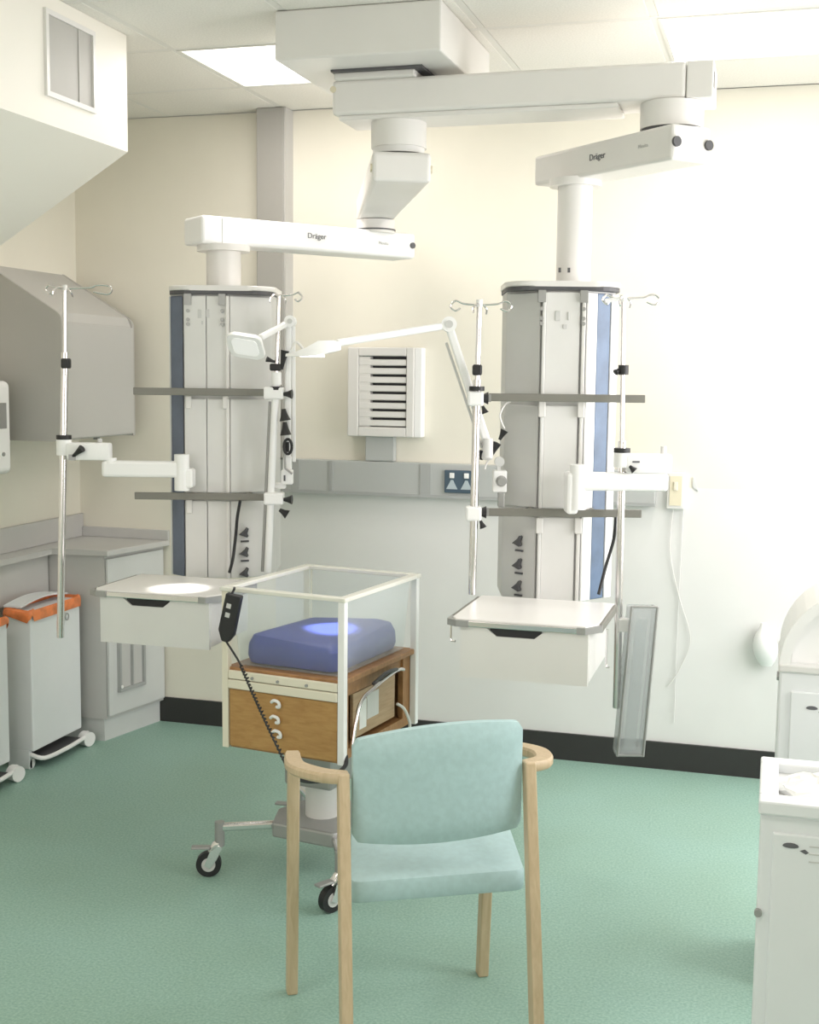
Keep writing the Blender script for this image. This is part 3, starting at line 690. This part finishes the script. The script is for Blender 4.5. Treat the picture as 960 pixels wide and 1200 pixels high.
# cable tangle by the right pendant's left side and the small white sensor box
t = thing('suction_regulator', 'small white regulator box with dark knob and cable left of the right pendant', 'regulator', tuple(F2 @ Vector((-.2, -.04, 1.21))))
MB(F2).box((-.222, -.02, 1.225), (-.178, .03, 1.295), bev=.004).build('housing', WHITE2, t)
MB(F2).cyl((-.196, -.02, 1.262), (-.196, -.045, 1.262), .018, .012, n=14).build('knob', GREYF, t)
MB(F2).cyl((-.204, -.018, 1.325), (-.204, -.035, 1.325), .016, n=16).build('dial', PANEL2, t)
MB(F2).box((-.210, -.018, 1.294), (-.198, .0, 1.312)).build('dial_stem', PANEL, t)
lever(F2, (-.232, -.03, 1.34), (-.212, -.035, 1.385), t, .008, 'valve_lever')
lever(F2, (-.205, -.03, 1.395), (-.190, -.032, 1.425), t, .008, 'valve_lever')
lever(F2, (-.262, -.03, 1.33), (-.258, -.03, 1.36), t, .009, 'valve_lever')
MB(F2).tube(smooth_path([(-.19, -.03, 1.43), (-.205, -.03, 1.47), (-.19, -.02, 1.505), (-.17, .02, 1.515)], 6), .003, 8).build('hose', WHITE, t)
MB(F2).tube(smooth_path([(-.232, -.03, 1.335), (-.245, -.03, 1.32), (-.25, -.03, 1.30)], 6), .003, 8).build('hose', WHITE, t)
MB(F2).box((-.205, -.03, 1.178), (-.185, .01, 1.226), bev=.003).build('rail_hook', GREYF, t)

o = MB(F1).tube(smooth_path([(.078, -.062, 1.152), (.066, -.05, 1.09), (.060, -.045, 1.03), (.052, -.06, .95), (.045, -.10, .905)], 6), .0055, 8).build('power_cable', BLACK, None, tuple(F1 @ Vector((.05, -.06, .9))))
tag(o, 'black cable hanging down the front of the left pendant past its outlets', 'cable')
o = MB(F2).tube(smooth_path([(.17, -.05, 1.155), (.168, -.03, 1.08), (.145, -.03, .99), (.12, -.06, .905)], 6), .0055, 8).build('power_cable', BLACK, None, tuple(F2 @ Vector((.13, -.06, .9))))
tag(o, 'black cable slanting down in front of the blue strip of the right pendant', 'cable')

# ---------------------------------------------------------------- left side: cupboard, base cabinet, sack bins, dispenser
t = thing('wall_cupboard', 'grey wall cupboard with sloping top on the left wall in the corner', 'cupboard', (-2.9, 4.7, 1.31))
prof = [(XL+.001, 1.315), (-2.728, 1.315)]+arc(-2.773, 1.790, .045, 0, 58, 6)+[(XL+.001, 2.02)]
MB().prism(prof, 4.425, 4.443, axis='y').build('end_panel', CUPB, t)
MB().prism(prof, 4.992, 5.01, axis='y').build('end_panel', CUPB, t)
MB().prism([(XL+.001, 1.32), (-2.735, 1.32), (-2.735, 1.79), (-2.752, 1.828), (XL+.001, 2.018)], 4.443, 4.992, axis='y').build('carcass', mat('cupboard_light', (.50, .495, .475), .5), t)
for a, b in ((4.446, 4.989),): MB().box((-2.735, a, 1.325), (-2.722, b, 1.785), bev=.002).build('cupboard_door', mat('cupboard_light', (.5, .5, .48)), t)
MB().box((-2.85, 4.86, 1.30), (-2.83, 4.88, 1.315)).build('under_catch', GREYF, t)

t = thing('base_cabinet', 'grey laminate base cabinet with worktop in the left corner', 'cabinet', (-2.88, 4.9, 0))
poly = [(XL+.002, 4.70), (-2.715, 4.72), (-2.635, YB-.014), (XL+.002, YB-.014)]
MB().prism([(XL+.014, 4.715), (-2.745, 4.735), (-2.668, YB-.014), (XL+.014, YB-.014)], 0, .10).build('plinth', CABL, t)
MB().prism([(XL+.002, 4.705), (-2.727, 4.725), (-2.648, YB-.002), (XL+.002, YB-.002)], .10, .815).build('carcass', CABG, t)
MB().prism([(-2.725, 4.727), (-2.649, 5.09), (-2.637, 5.087), (-2.713, 4.725)], .115, .80, bev=.002).build('cabinet_door', CABL, t)
MB().box((XL+.001, 4.15, .640), (-2.985, 4.70, .815)).build('apron', CABG, t)
MB().prism([(XL+.001, 4.15), (-2.96, 4.15), (-2.96, 4.69), (-2.700, 4.705), (-2.615, YB-.002), (XL+.001, YB-.002)], .815, .840, bev=.003).build('worktop', CABG, t)
MB().box((XL+.001, 4.15, .84), (XL+.018, YB-.002, .945), bev=.003).build('upstand', CABG, t)
MB().box((XL+.018, YB-.018, .84), (-2.615, YB-.001, .885), bev=.003).build('upstand', CABG, t)
def dx(y): return -2.713+(y-4.725)*.21
hb_ = MB()
for ya, yb_, za, zb_ in ((4.775, 4.785, .21, .66), (4.93, 4.94, .21, .66), (4.785, 4.93, .21, .225), (4.855, 4.861, .225, .66)):
    hb_.prism([(dx(ya), ya), (dx(yb_), yb_), (dx(yb_)+.016, yb_), (dx(ya)+.016, ya)], za, zb_)
hb_.build('door_holder', TRUNKD, t)
hb_ = MB(); hb_.prism([(dx(4.785), 4.785), (dx(4.93), 4.93), (dx(4.93)+.004, 4.93), (dx(4.785)+.004, 4.785)], .225, .66); hb_.build('holder_back', CABG, t)
MB().cyl((dx(4.78)+.018, 4.78, .235), (dx(4.78)+.022, 4.78, .235), .008, n=8).build('holder_screw', WHITE2, t)
MB().cyl((-2.72, 5.0, .44), (-2.70, 5.0, .44), .004, n=8).build('door_screw', GREYF, t)

def sack_bin(y0, y1, x1, label, tone):
    x0 = x1-.12; zt = .640
    t = thing('sack_bin', label, 'bin', ((x0+x1)/2, (y0+y1)/2, 0), 'white sack bins with orange bags')
    MB().box((x0, y0, .075), (x1, y1, zt), bev=.006).build('body', BINW, t)
    MB().box((x0, y0, .0), (x0+.10, y0+.02, .08), bev=.003).build('foot_plate', BINW, t)
    MB().box((x0+.01, y0+.04, .03), (x1+.02, y1-.04, .045)).build('base_tray', DGREY, t)
    MB().tube(smooth_path([(x1-.02, y0+.01, .06), (x1+.03, y0+.03, .045), (x1+.035, (y0+y1)/2, .04), (x1+.03, y1-.03, .045), (x1+.02, y1+.01, .055)], 5), .009, 10).build('pedal_bar', WHITE2, t)
    MB().cyl((x1+.005, y1+.0, .032), (x1+.045, y1-.012, .032), .031, n=20).build('wheel', WHITE2, t)
    MB().cyl((x1-.04, y0+.02, .02), (x1-.02, y0+.02, .02), .020, n=16).build('wheel', WHITE2, t)
    # orange bag folded over the rim, wavy lower hem
    per = rrect(x0-.008, y0-.008, x1+.008, y1+.008, .02, 4); n = len(per); rg = []
    for k, (zz, ex) in enumerate(((-.028, .002), (-.006, .004), (.006, 0), (.012, -.012), (-.02, -.02))):
        r_ = []
        for i, (x, y) in enumerate(per):
            cx, cy = (x0+x1)/2, (y0+y1)/2; wv = .013*math.sin(i*1.1+y0*7)+.008*math.sin(i*2.7)
            dx, dy = x-cx, y-cy; L = math.hypot(dx, dy); r_.append((x+dx/L*(ex+wv*.2), y+dy/L*(ex+wv*.2), zt+zz+(wv if k == 0 else wv*.3)))
        rg.append(r_)
    b = MB(); b.loft(rg, cap=False); b.build('orange_bag', ORANGE, t)
    lid = []
    for k in range(9):
        s = k/8; lid.append((y0+.01+(y1-y0-.02)*s, zt+.022+.018*math.sin(PI*s)))
    MB().prism([(a, b_) for a, b_ in lid]+[(a, b_-.007) for a, b_ in lid[::-1]], x0-.01, x1-.05, axis='x').build('lid', BINW, t)
    rr = [(x1+.012, y1-.12+.012*math.cos(a), zt-.058+.014*math.sin(a)) for a in [k*2*PI/14 for k in range(15)]]
    MB().tube(rr, .003, 7).build('bag_ring', GREYF, t)
    return t
sack_bin(4.29, 4.655, -2.808, 'white sack bin with orange bag beside the grey base cabinet', 0)
sack_bin(3.80, 4.155, -2.825, 'white sack bin with orange bag cut off by the left picture edge', 0)

t = thing('towel_dispenser', 'white rounded wall dispenser at the left picture edge', 'dispenser', (-2.97, 4.15, 1.19))
MB().box((XL+.001, 3.96, 1.19), (-2.895, 4.325, 1.555), bev=.025, seg=4).build('housing', WHITE2, t)
MB().box((-2.896, 4.03, 1.37), (-2.892, 4.285, 1.47), bev=.001, seg=1).build('window_slot', GREYF, t)
MB().cyl((-2.896, 4.26, 1.27), (-2.890, 4.26, 1.27), .008, n=10).build('lock', GREYF, t)

# ---------------------------------------------------------------- cot
CA = math.radians(-9); CF = Fr(-1.598, 3.492, 0, CA)
CW, CL = .405, .50
t = thing('baby_cot', 'hospital baby cot with clear tub on a brown wooden drawer box and castors', 'cot', tuple(CF @ Vector((CW/2, CL/2, 0))))
ZR = .945
for nm, x, y, zb in (('a', 0, 0, .445), ('b', CW, 0, .445), ('c', 0, CL, .445), ('d', CW, CL, .445)):
    MB(CF).box((x-.011, y-.011, zb), (x+.011, y+.011, ZR-.006), bev=.002).build('post', CREAMP if x == 0 else WHITE2, t)
rim = MB(CF)
for a, b in (((-.016, -.016), (CW+.016, .014)), ((-.016, CL-.014), (CW+.016, CL+.016)), ((-.016, .014), (.014, CL-.014)), ((CW-.014, .014), (CW+.016, CL-.014))):
    rim.box((*a, ZR-.010), (*b, ZR+.003), bev=.003)
rim.build('tub_rim', mat('translucent_rim', (.78, .77, .70), .25), t)
# clear tub: four tapering walls
def quadwall(a, b, c, d_, th):
    m_ = MB(CF); a, b, c, d_ = map(Vector, (a, b, c, d_)); n = (b-a).cross(d_-a).normalized()*th
    m_.loft([[a, b, c, d_], [a+n, b+n, c+n, d_+n]]); m_.smooth = False; return m_
zi = .703; i0, i1 = .014, .030
quadwall((i1, i1, zi), (CW-i1, i1, zi), (CW-i0, i0, ZR-.01), (i0, i0, ZR-.01), .003).build('tub_wall', ACRY, t)
quadwall((i1, CL-i1, zi), (CW-i1, CL-i1, zi), (CW-i0, CL-i0, ZR-.01), (i0, CL-i0, ZR-.01), .003).build('tub_wall', ACRY, t)
quadwall((i1, i1, zi), (i1, CL-i1, zi), (i0, CL-i0, ZR-.01), (i0, i0, ZR-.01), .003).build('tub_wall', ACRY, t)
quadwall((CW-i1, i1, zi), (CW-i1, CL-i1, zi), (CW-i0, CL-i0, ZR-.01), (CW-i0, i0, ZR-.01), .003).build('tub_wall', ACRY, t)
MB(CF).box((i1, i1, zi-.004), (CW-i1, CL-i1, zi)).build('tub_base', ACRY, t)
MB(CF).box((-.004, .0, .682), (CW+.004, CL+.004, .699), bev=.003).build('tray', COTD, t)
MB(CF).box((.012, -.012, .664), (CW-.012, .0, .690), bev=.003).build('front_batten', CREAMP, t)
MB(CF).box((.012, -.014, .634), (CW-.012, -.002, .662), bev=.003).build('front_batten', CREAMP, t)
for x in (.10, .19, .29): MB(CF).cyl((x, -.012, .674), (x, -.016, .674), .005, n=8).build('peg', GREYF, t)
bx = MB(CF)
bx.box((.012, .004, .445), (CW-.012, .016, .682)); bx.box((.012, CL-.016, .445), (CW-.012, CL-.004, .682)); bx.box((.012, .016, .445), (.024, CL-.016, .682)); bx.box((.024, .016, .445), (CW-.03, CL-.016, .457))
bx.box((CW-.03, .016, .445), (CW-.012, .06, .682)); bx.box((CW-.05, .06, .445), (CW-.012, CL-.016, .475)); bx.box((CW-.03, CL-.06, .475), (CW-.012, CL-.016, .682)); bx.box((.024, .06, .635), (CW-.02, CL-.016, .682))
bx.build('drawer_box', COTD, t)
MB(CF).box((.014, -.008, .452), (CW-.014, .004, .632), bev=.003).build('drawer_front', COTW, t)
for k, z in enumerate((.605, .556, .512)):
    hk = MB(CF); cx = .185+(.0, -.003, .004)[k]
    hk.tube(smooth_path([(cx-.016, -.014, z+.004), (cx-.004, -.020, z+.012), (cx+.012, -.020, z+.008), (cx+.014, -.018, z-.006), (cx+.002, -.014, z-.008)], 4), .005, 8)
    hk.build('knob', WHITE2, t)
MB(CF).box((CW-.034, .11, .49), (CW-.022, CL-.10, .632), bev=.002).build('side_panel', wood('light_side_wood', (.42, .28, .16), (.52, .36, .22), 5), t)
MB(CF).box((CW-.022, .15, .51), (CW-.020, .195, .60)).build('white_label', BWHITE, t)
MB(CF).box((CW-.022, .20, .53), (CW-.020, .28, .61)).build('grey_label', PANEL, t)
MB(CF).tube(smooth_path([(CW+.01, .05, .465), (CW+.012, .045, .50), (CW+.012, .09, .61), (CW+.012, .19, .64), (CW+.012, .34, .66), (CW+.008, .40, .65)], 6), .006, 10).build('side_loop', CHROME, t)
MB(CF).tube(smooth_path([(CW-.005, .38, .54), (CW+.012, .40, .52), (CW+.012, .44, .47), (CW+.010, .45, .44)], 6), .005, 10).build('side_loop', WHITE, t)
MB(CF).tube(smooth_path([(CW, .20, .645), (CW+.014, .26, .668), (CW+.014, .33, .665), (CW, .38, .65)], 6), .006, 8).build('latch', DGREY, t)
# pedestal and base
MB(CF).box((.12, .14, .30), (.29, .34, .445), bev=.01).build('pedestal', GREYF, t)
MB(CF).cyl((.205, .24, .14), (.205, .24, .34), .055, n=24).build('lift_column', PANEL, t)
MB(CF).prism([(.10, .10), (.32, .10), (.37, .22), (.32, .40), (.10, .40), (.05, .22)], .135, .185, bev=.008).build('base_hub', GREYF, t)
def castor(x, y, ang, parent):
    M = CF @ Fr(x, y, 0, ang)
    hs = MB(M); hs.cyl((0, 0, .100), (0, 0, .178), .016, n=16); hs.build('castor_stem', GREYF, parent)
    f = MB(M); f.tube([(0, 0, .105), (-.012, 0, .10), (-.03, 0, .078)], [.018, .016, .010], 12)
    for s_ in (-1, 1): f.prism([(-.005, .105), (-.03, .085), (-.048, .040), (-.030, .030), (-.008, .060), (.01, .10)], s_*.018-.003, s_*.018+.003, axis='y')
    fk = f.build('castor_fork', CHROME, parent)
    wv = MB(M); wv.cyl((-.035, -.012, .040), (-.035, .012, .040), .040, n=26); wv.build('castor_wheel', BLACK, parent)
    wv = MB(M); wv.cyl((-.035, -.0145, .040), (-.035, .0145, .040), .022, n=20); wv.build('castor_disc', PANEL2, parent)
    MB(M).box((-.09, -.014, .090), (-.03, .014, .098), bev=.003).build('brake_lever', GREYF, parent)
for (x, y, hx, hy, ang) in ((-.06, .045, .12, .17, .5), (.40, .0, .29, .16, 1.2), (-.03, .50, .12, .36, .2), (.42, .50, .29, .36, .3)):
    MB(CF).bar((hx, hy, .160), (x, y, .160), .026, .026, .008).build('base_leg', CHROME, t)
    castor(x, y, ang, t)

# mattress in the tub
mm = MB(CF); rings = []
for z, ins in ((.7035, .020), (.709, .006), (.730, 0), (.765, .002), (.786, .014), (.796, .045)):
    poly = rrect(.036+ins, .036+ins, CW-.036-ins, CL-.036-ins, max(.04-ins*.3, .01), 5)
    rings.append([(x, y, z+(.010*math.sin(x*14)*math.cos(y*9) if z > .78 else 0)) for x, y in poly])
mm.loft(rings); o = mm.build('cot_mattress', MATT, None, tuple(CF @ Vector((CW/2, CL/2, .703)))); tag(o, 'blue vinyl mattress lying in the clear tub of the baby cot', 'mattress')

# handset and its cable
HX = Vector((-1.548, 3.415, 0))
t = thing('hand_control', 'black hand control hanging at the corner of the left worktop by its cable', 'remote', (HX.x, HX.y, .79))
ax = Matrix.Translation((HX.x-.004, HX.y, .865)) @ Matrix.Rotation(math.radians(-13), 4, 'Y').inverted()
hb = MB(ax); hb.prism([(-.026, .075), (.024, .078), (.026, -.045), (.012, -.072), (-.008, -.072), (-.026, -.04)], -.012, .012, axis='y', bev=.004); hb.build('body', BLACK, t)
for a, b in ((-.008, .040), (-.006, .012)): MB(ax).box((a-.006, -.0145, b-.007), (a+.008, -.012, b+.007)).build('button', PANEL2, t)
MB(ax).tube([(-.010, 0, .075), (-.010, .01, .088), (-.020, .035, .085)], .004, 8).build('hanger', BLACK, t)
pa = [ax @ Vector((.002, 0, -.07)), Vector((-1.505, 3.385, .735)), Vector((-1.44, 3.335, .66)), Vector((-1.365, 3.27, .585)), Vector((-1.285, 3.20, .51))]
sm = smooth_path(pa, 40)
pts = []
for i, p in enumerate(sm):
    s_ = i/len(sm)
    if s_ < .25: pts.append(p)
    else: pts.append(p+Vector((math.cos(i*1.5), math.sin(i*1.5)*.6, math.sin(i*1.5)*.7))*.0045)
MB().tube(pts, .0034, 6).build('coiled_cable', BLACK, t)
MB().tube(smooth_path([(-1.285, 3.20, .51), (-1.25, 3.22, .46), (-1.20, 3.30, .44), (-1.18, 3.40, .45), (-1.19, 3.44, .47)], 8), .0065, 8).build('cable_tail', BLACK, t)

# ---------------------------------------------------------------- chair
t = thing('armchair', 'pale green vinyl armchair with beech legs and arms, seen from behind', 'chair', (-.85, 2.82, 0))
FL0, FL1 = Vector((-1.150, 2.905, 0)), Vector((-1.122, 2.845, .642))
FR0, FR1 = Vector((-.700, 3.150, 0)), Vector((-.672, 3.09, .642))
RL0, RL1 = Vector((-.845, 2.465, 0)), Vector((-.908, 2.606, .706))
RR0, RR1 = Vector((-.455, 2.655, 0)), Vector((-.520, 2.801, .713))
wd = Vector((.874, .485, 0)); fd = Vector((-.485, .874, 0))
def leg(p0, p1, w0, w1, dd=.022):
    """flat board leg: wide along the chair's depth, thin across"""
    m_ = MB(); rr = []
    for p, w_ in ((p0, w0), (p1, w1)):
        rr.append([m_._v(p+wd*a*dd/2+fd*b*w_/2) for a, b in ((-1, -1), (1, -1), (1, 1), (-1, 1))])
    lo, hi = rr; fs = [m_.bm.faces.new(lo[::-1]), m_.bm.faces.new(hi)]
    for i in range(4): fs.append(m_.bm.faces.new((lo[i], lo[(i+1) % 4], hi[(i+1) % 4], hi[i])))
    bmesh.ops.bevel(m_.bm, geom=list({e for f in fs for e in f.edges}), offset=.004, segments=2, affect='EDGES', profile=.5)
    return m_
leg(FL0, FL1, .036, .040, .028).build('leg', BEECH, t); leg(FR0, FR1, .036, .040, .028).build('leg', BEECH, t)
leg(RL0, RL1, .045, .034, .026).build('leg', BEECH, t); leg(RR0, RR1, .045, .034, .026).build('leg', BEECH, t)
def armrest(F0, R0, sgn):
    out = wd*sgn; a = MB()
    path = [R0+fd*.0, R0+out*.045+fd*.03, R0*.65+F0*.35+out*.06, R0*.3+F0*.7+out*.035, F0+out*.0+fd*.02]
    wds = [.030, .040, .046, .046, .042]; zs = [R0.z-.012, R0.z-.014, R0.z-.022, R0.z-.04, F0.z+.006]
    sm = smooth_path([Vector((p.x, p.y, z)) for p, z in zip(path, zs)], 5); rg = []
    for i, p in enumerate(sm):
        tt = (sm[min(i+1, len(sm)-1)]-sm[max(i-1, 0)]); tt.z = 0; tt.normalize(); s_ = Vector((-tt.y, tt.x, 0)); w_ = .036+.010*math.sin(PI*i/(len(sm)-1))
        rg.append([p+s_*w_/2*c+Vector((0, 0, h)) for c, h in ((-1, -.006), (-.8, -.012), (.8, -.012), (1, -.006), (1, .006), (.8, .012), (-.8, .012), (-1, .006))])
    a.loft(rg); return a
armrest(FL1, RL1, -1).build('armrest', BEECH, t); armrest(FR1, RR1, 1).build('armrest', BEECH, t)
# seat cushion: between legs
sl = RL1.lerp(RL0, .37)+wd*.018; sr = RR1.lerp(RR0, .37)-wd*.018
sl = Vector((-.890, 2.600, 0)); sr = Vector((-.522, 2.800, 0)); fl = Vector((-1.01, 2.955, 0)); frr = Vector((-.625, 3.10, 0))
def inset_ring(ps, ins, z, n=6, r=.03):
    c = sum(ps, Vector())/4; q = [p+(c-p).normalized()*ins for p in ps]; out = []
    for i in range(4):
        p = q[i]; a = (q[i-1]-p).normalized(); b = (q[(i+1) % 4]-p).normalized()
        for k in range(n+1):
            s_ = k/n; p0 = p+a*r; p1 = p+b*r; out.append((1-s_)**2*p0+2*s_*(1-s_)*p+s_*s_*p1)
    return [Vector((v_.x, v_.y, z)) for v_ in out]
cs = MB(); cs.loft([inset_ring([sl, sr, frr, fl], i_, z_) for i_, z_ in ((.02, .396), (.003, .400), (0, .405), (0, .440), (.006, .449), (.03, .455), (.12, .458))])
cs.build('seat', TEAL, t)
MB().bar(sl.lerp(sr, .08)+Vector((0, 0, .392))+fd*.16, sl.lerp(sr, .92)+Vector((0, 0, .392))+fd*.16, .02, .03).build('seat_rail', BEECHD, t)
# back pad: curved sheet between the posts
pad = MB(); A_ = Vector((-.889, 2.616, 0)); B_ = Vector((-.537, 2.796, 0)); nx, nz = 36, 12
gd = [[None]*(nz+1) for _ in range(nx+1)]; ring_f = []; ring_b = []
def padpt(s_, q_, off):
    base = A_.lerp(B_, s_); curve = .045*(1-(2*s_-1)**2)
    zt_ = .778+.028*s_+.022*(1-(2*s_-1)**2); zb_ = .543+.014*s_-.010*(1-(2*s_-1)**2)
    # rounded corners
    e_ = abs(2*s_-1); rc = .016*max(0, (e_-.92)/.08)**2.5
    z = (zb_+rc)+(zt_-rc-zb_-rc)*q_
    lean = -.06*(z-.55)/.25
    return base-fd*(curve*.6)+fd*lean*(-.0)+fd*off+Vector((0, 0, z))
F_ = [[pad._v(padpt(i/nx, j/nz, -.018+.012*max(abs(2*i/nx-1)**6, abs(2*j/nz-1)**6))) for j in range(nz+1)] for i in range(nx+1)]
G_ = [[pad._v(padpt(i/nx, j/nz, .026-.012*max(abs(2*i/nx-1)**6, abs(2*j/nz-1)**6))) for j in range(nz+1)] for i in range(nx+1)]
for i in range(nx):
    for j in range(nz):
        pad.bm.faces.new((F_[i][j], F_[i+1][j], F_[i+1][j+1], F_[i][j+1])); pad.bm.faces.new((G_[i][j], G_[i][j+1], G_[i+1][j+1], G_[i+1][j]))
for i in range(nx):
    pad.bm.faces.new((F_[i][0], G_[i][0], G_[i+1][0], F_[i+1][0])); pad.bm.faces.new((F_[i][nz], F_[i+1][nz], G_[i+1][nz], G_[i][nz]))
for j in range(nz):
    pad.bm.faces.new((F_[0][j], F_[0][j+1], G_[0][j+1], G_[0][j])); pad.bm.faces.new((F_[nx][j], G_[nx][j], G_[nx][j+1], F_[nx][j+1]))
pad.smooth = True; pad.build('backrest', TEAL, t)

# ---------------------------------------------------------------- waste bins at right
def leaf_mark(parent, x, y, z, s_=1):
    a = MB(); pts = []
    for k in range(12):
        an = k*2*PI/12; pts.append((x+.016*s_*math.cos(an), z+.007*s_*math.sin(an)*(1 if k < 7 else .6)))
    a.prism(pts, y-.0015, y, axis='y'); a.build('leaf_mark', MARK, parent)
    a = MB(); a.prism([(x+.018*s_, z-.008), (x+.030*s_, z-.014), (x+.036*s_, z-.010), (x+.028*s_, z-.004)], y-.0015, y, axis='y'); a.build('leaf_mark', MARK, parent)
    for k in range(3): MB().box((x+.036*s_, y-.0012, z+.002-k*.016), (x+.075*s_, y, z+.0045-k*.016)).build('print_line', PANEL2, parent)
t = thing('waste_bin', 'tall white waste bin at bottom right with crumpled paper on top', 'bin', (.2, 2.75, 0), 'white waste bins')
x0, x1, y0, y1, zt = 0.0, .40, 2.59, 2.90, .745
MB().box((x0, y0+.006, 0), (x1, y1, zt-.03), bev=.006).build('body', BINW, t)
MB().box((x0+.026, y0, .03), (x1-.026, y0+.008, zt-.065), bev=.004).build('door', BINW, t)
tp = MB(); tp.box((x0-.004, y0-.004, zt-.03), (x1+.004, y0+.05, zt), bev=.005); tp.box((x0-.004, y1-.04, zt-.03), (x1+.004, y1+.004, zt), bev=.005)
tp.box((x0-.004, y0+.05, zt-.03), (x0+.035, y1-.04, zt), bev=.005); tp.box((x1-.035, y0+.05, zt-.03), (x1+.004, y1-.04, zt), bev=.005); tp.build('top_frame', BINW, t)
MB().box((x0+.035, y0+.05, zt-.029), (x1-.035, y1-.04, zt-.022)).build('lid_panel', PANEL2, t)
leaf_mark(t, .062, y0, .655)
MB().cyl((x0+.004, y0+.008, .505), (x0+.004, y0-.004, .505), .008, n=12).build('door_screw', GREYF, t)
# crumpled paper
pb = MB(); rg = []
rnd = random.Random(3)
for k in range(6):
    f_ = math.cos(k/5*PI/2); z = zt-.020+.030*math.sin(k/5*PI/2)
    rg.append([(.115+(.085*f_+.006)*math.cos(a)*(1+.18*math.sin(3*a+k)), 2.74+(.085*f_+.006)*math.sin(a)*(1+.15*math.cos(4*a+k)), z+rnd.uniform(-.006, .006)) for a in [q_*2*PI/18 for q_ in range(18)]])
pb.loft(rg); pb.smooth = False; o = pb.build('crumpled_paper', BWHITE, None, (.115, 2.74, zt-.02)); tag(o, 'crumpled white paper lying on top of the nearest waste bin', 'paper')

t = thing('waste_bin', 'rear white waste bin with an arched lid behind the nearest bin', 'bin', (.23, 3.45, 0), 'white waste bins')
x0, x1, y0, y1, zt = .032, .432, 3.30, 3.60, .855
MB().box((x0, y0, 0), (x1, y1, zt), bev=.006).build('body', BINW, t)
MB().box((x0+.03, y0-.006, .05), (x1-.03, y0+.002, zt-.05), bev=.003).build('door', BINW, t)
MB().box((x0-.003, y0-.006, zt-.002), (x1+.003, y1+.004, zt+.018), bev=.004).build('lid_base', PANEL, t)
cx, r_ = (x0+x1)/2, .2
outer = arc(cx, zt+.018, r_, 0, 180, 20); inner = arc(cx, zt+.018, r_-.026, 180, 0, 20)
hp_ = MB(); hp_.prism([(a, b*1.0) for a, b in outer+inner], y0-.002, y1-.005, axis='y'); hp_.build('arched_hood', WHITE2, t)
MB().prism(arc(cx, zt+.018, r_-.028, 0, 180, 20), y0+.03, y0+.04, axis='y').build('flap', WHITE2, t)
MB().cyl((x0-.006, y0+.03, zt-.02), (x0+.002, y0+.03, zt-.02), .012, n=10).build('hinge', GREYF, t)
leaf_mark(t, .115, y0-.006, .765, .9)

for o in list(bpy.data.objects):
    if '_o' in o: del o['_o']
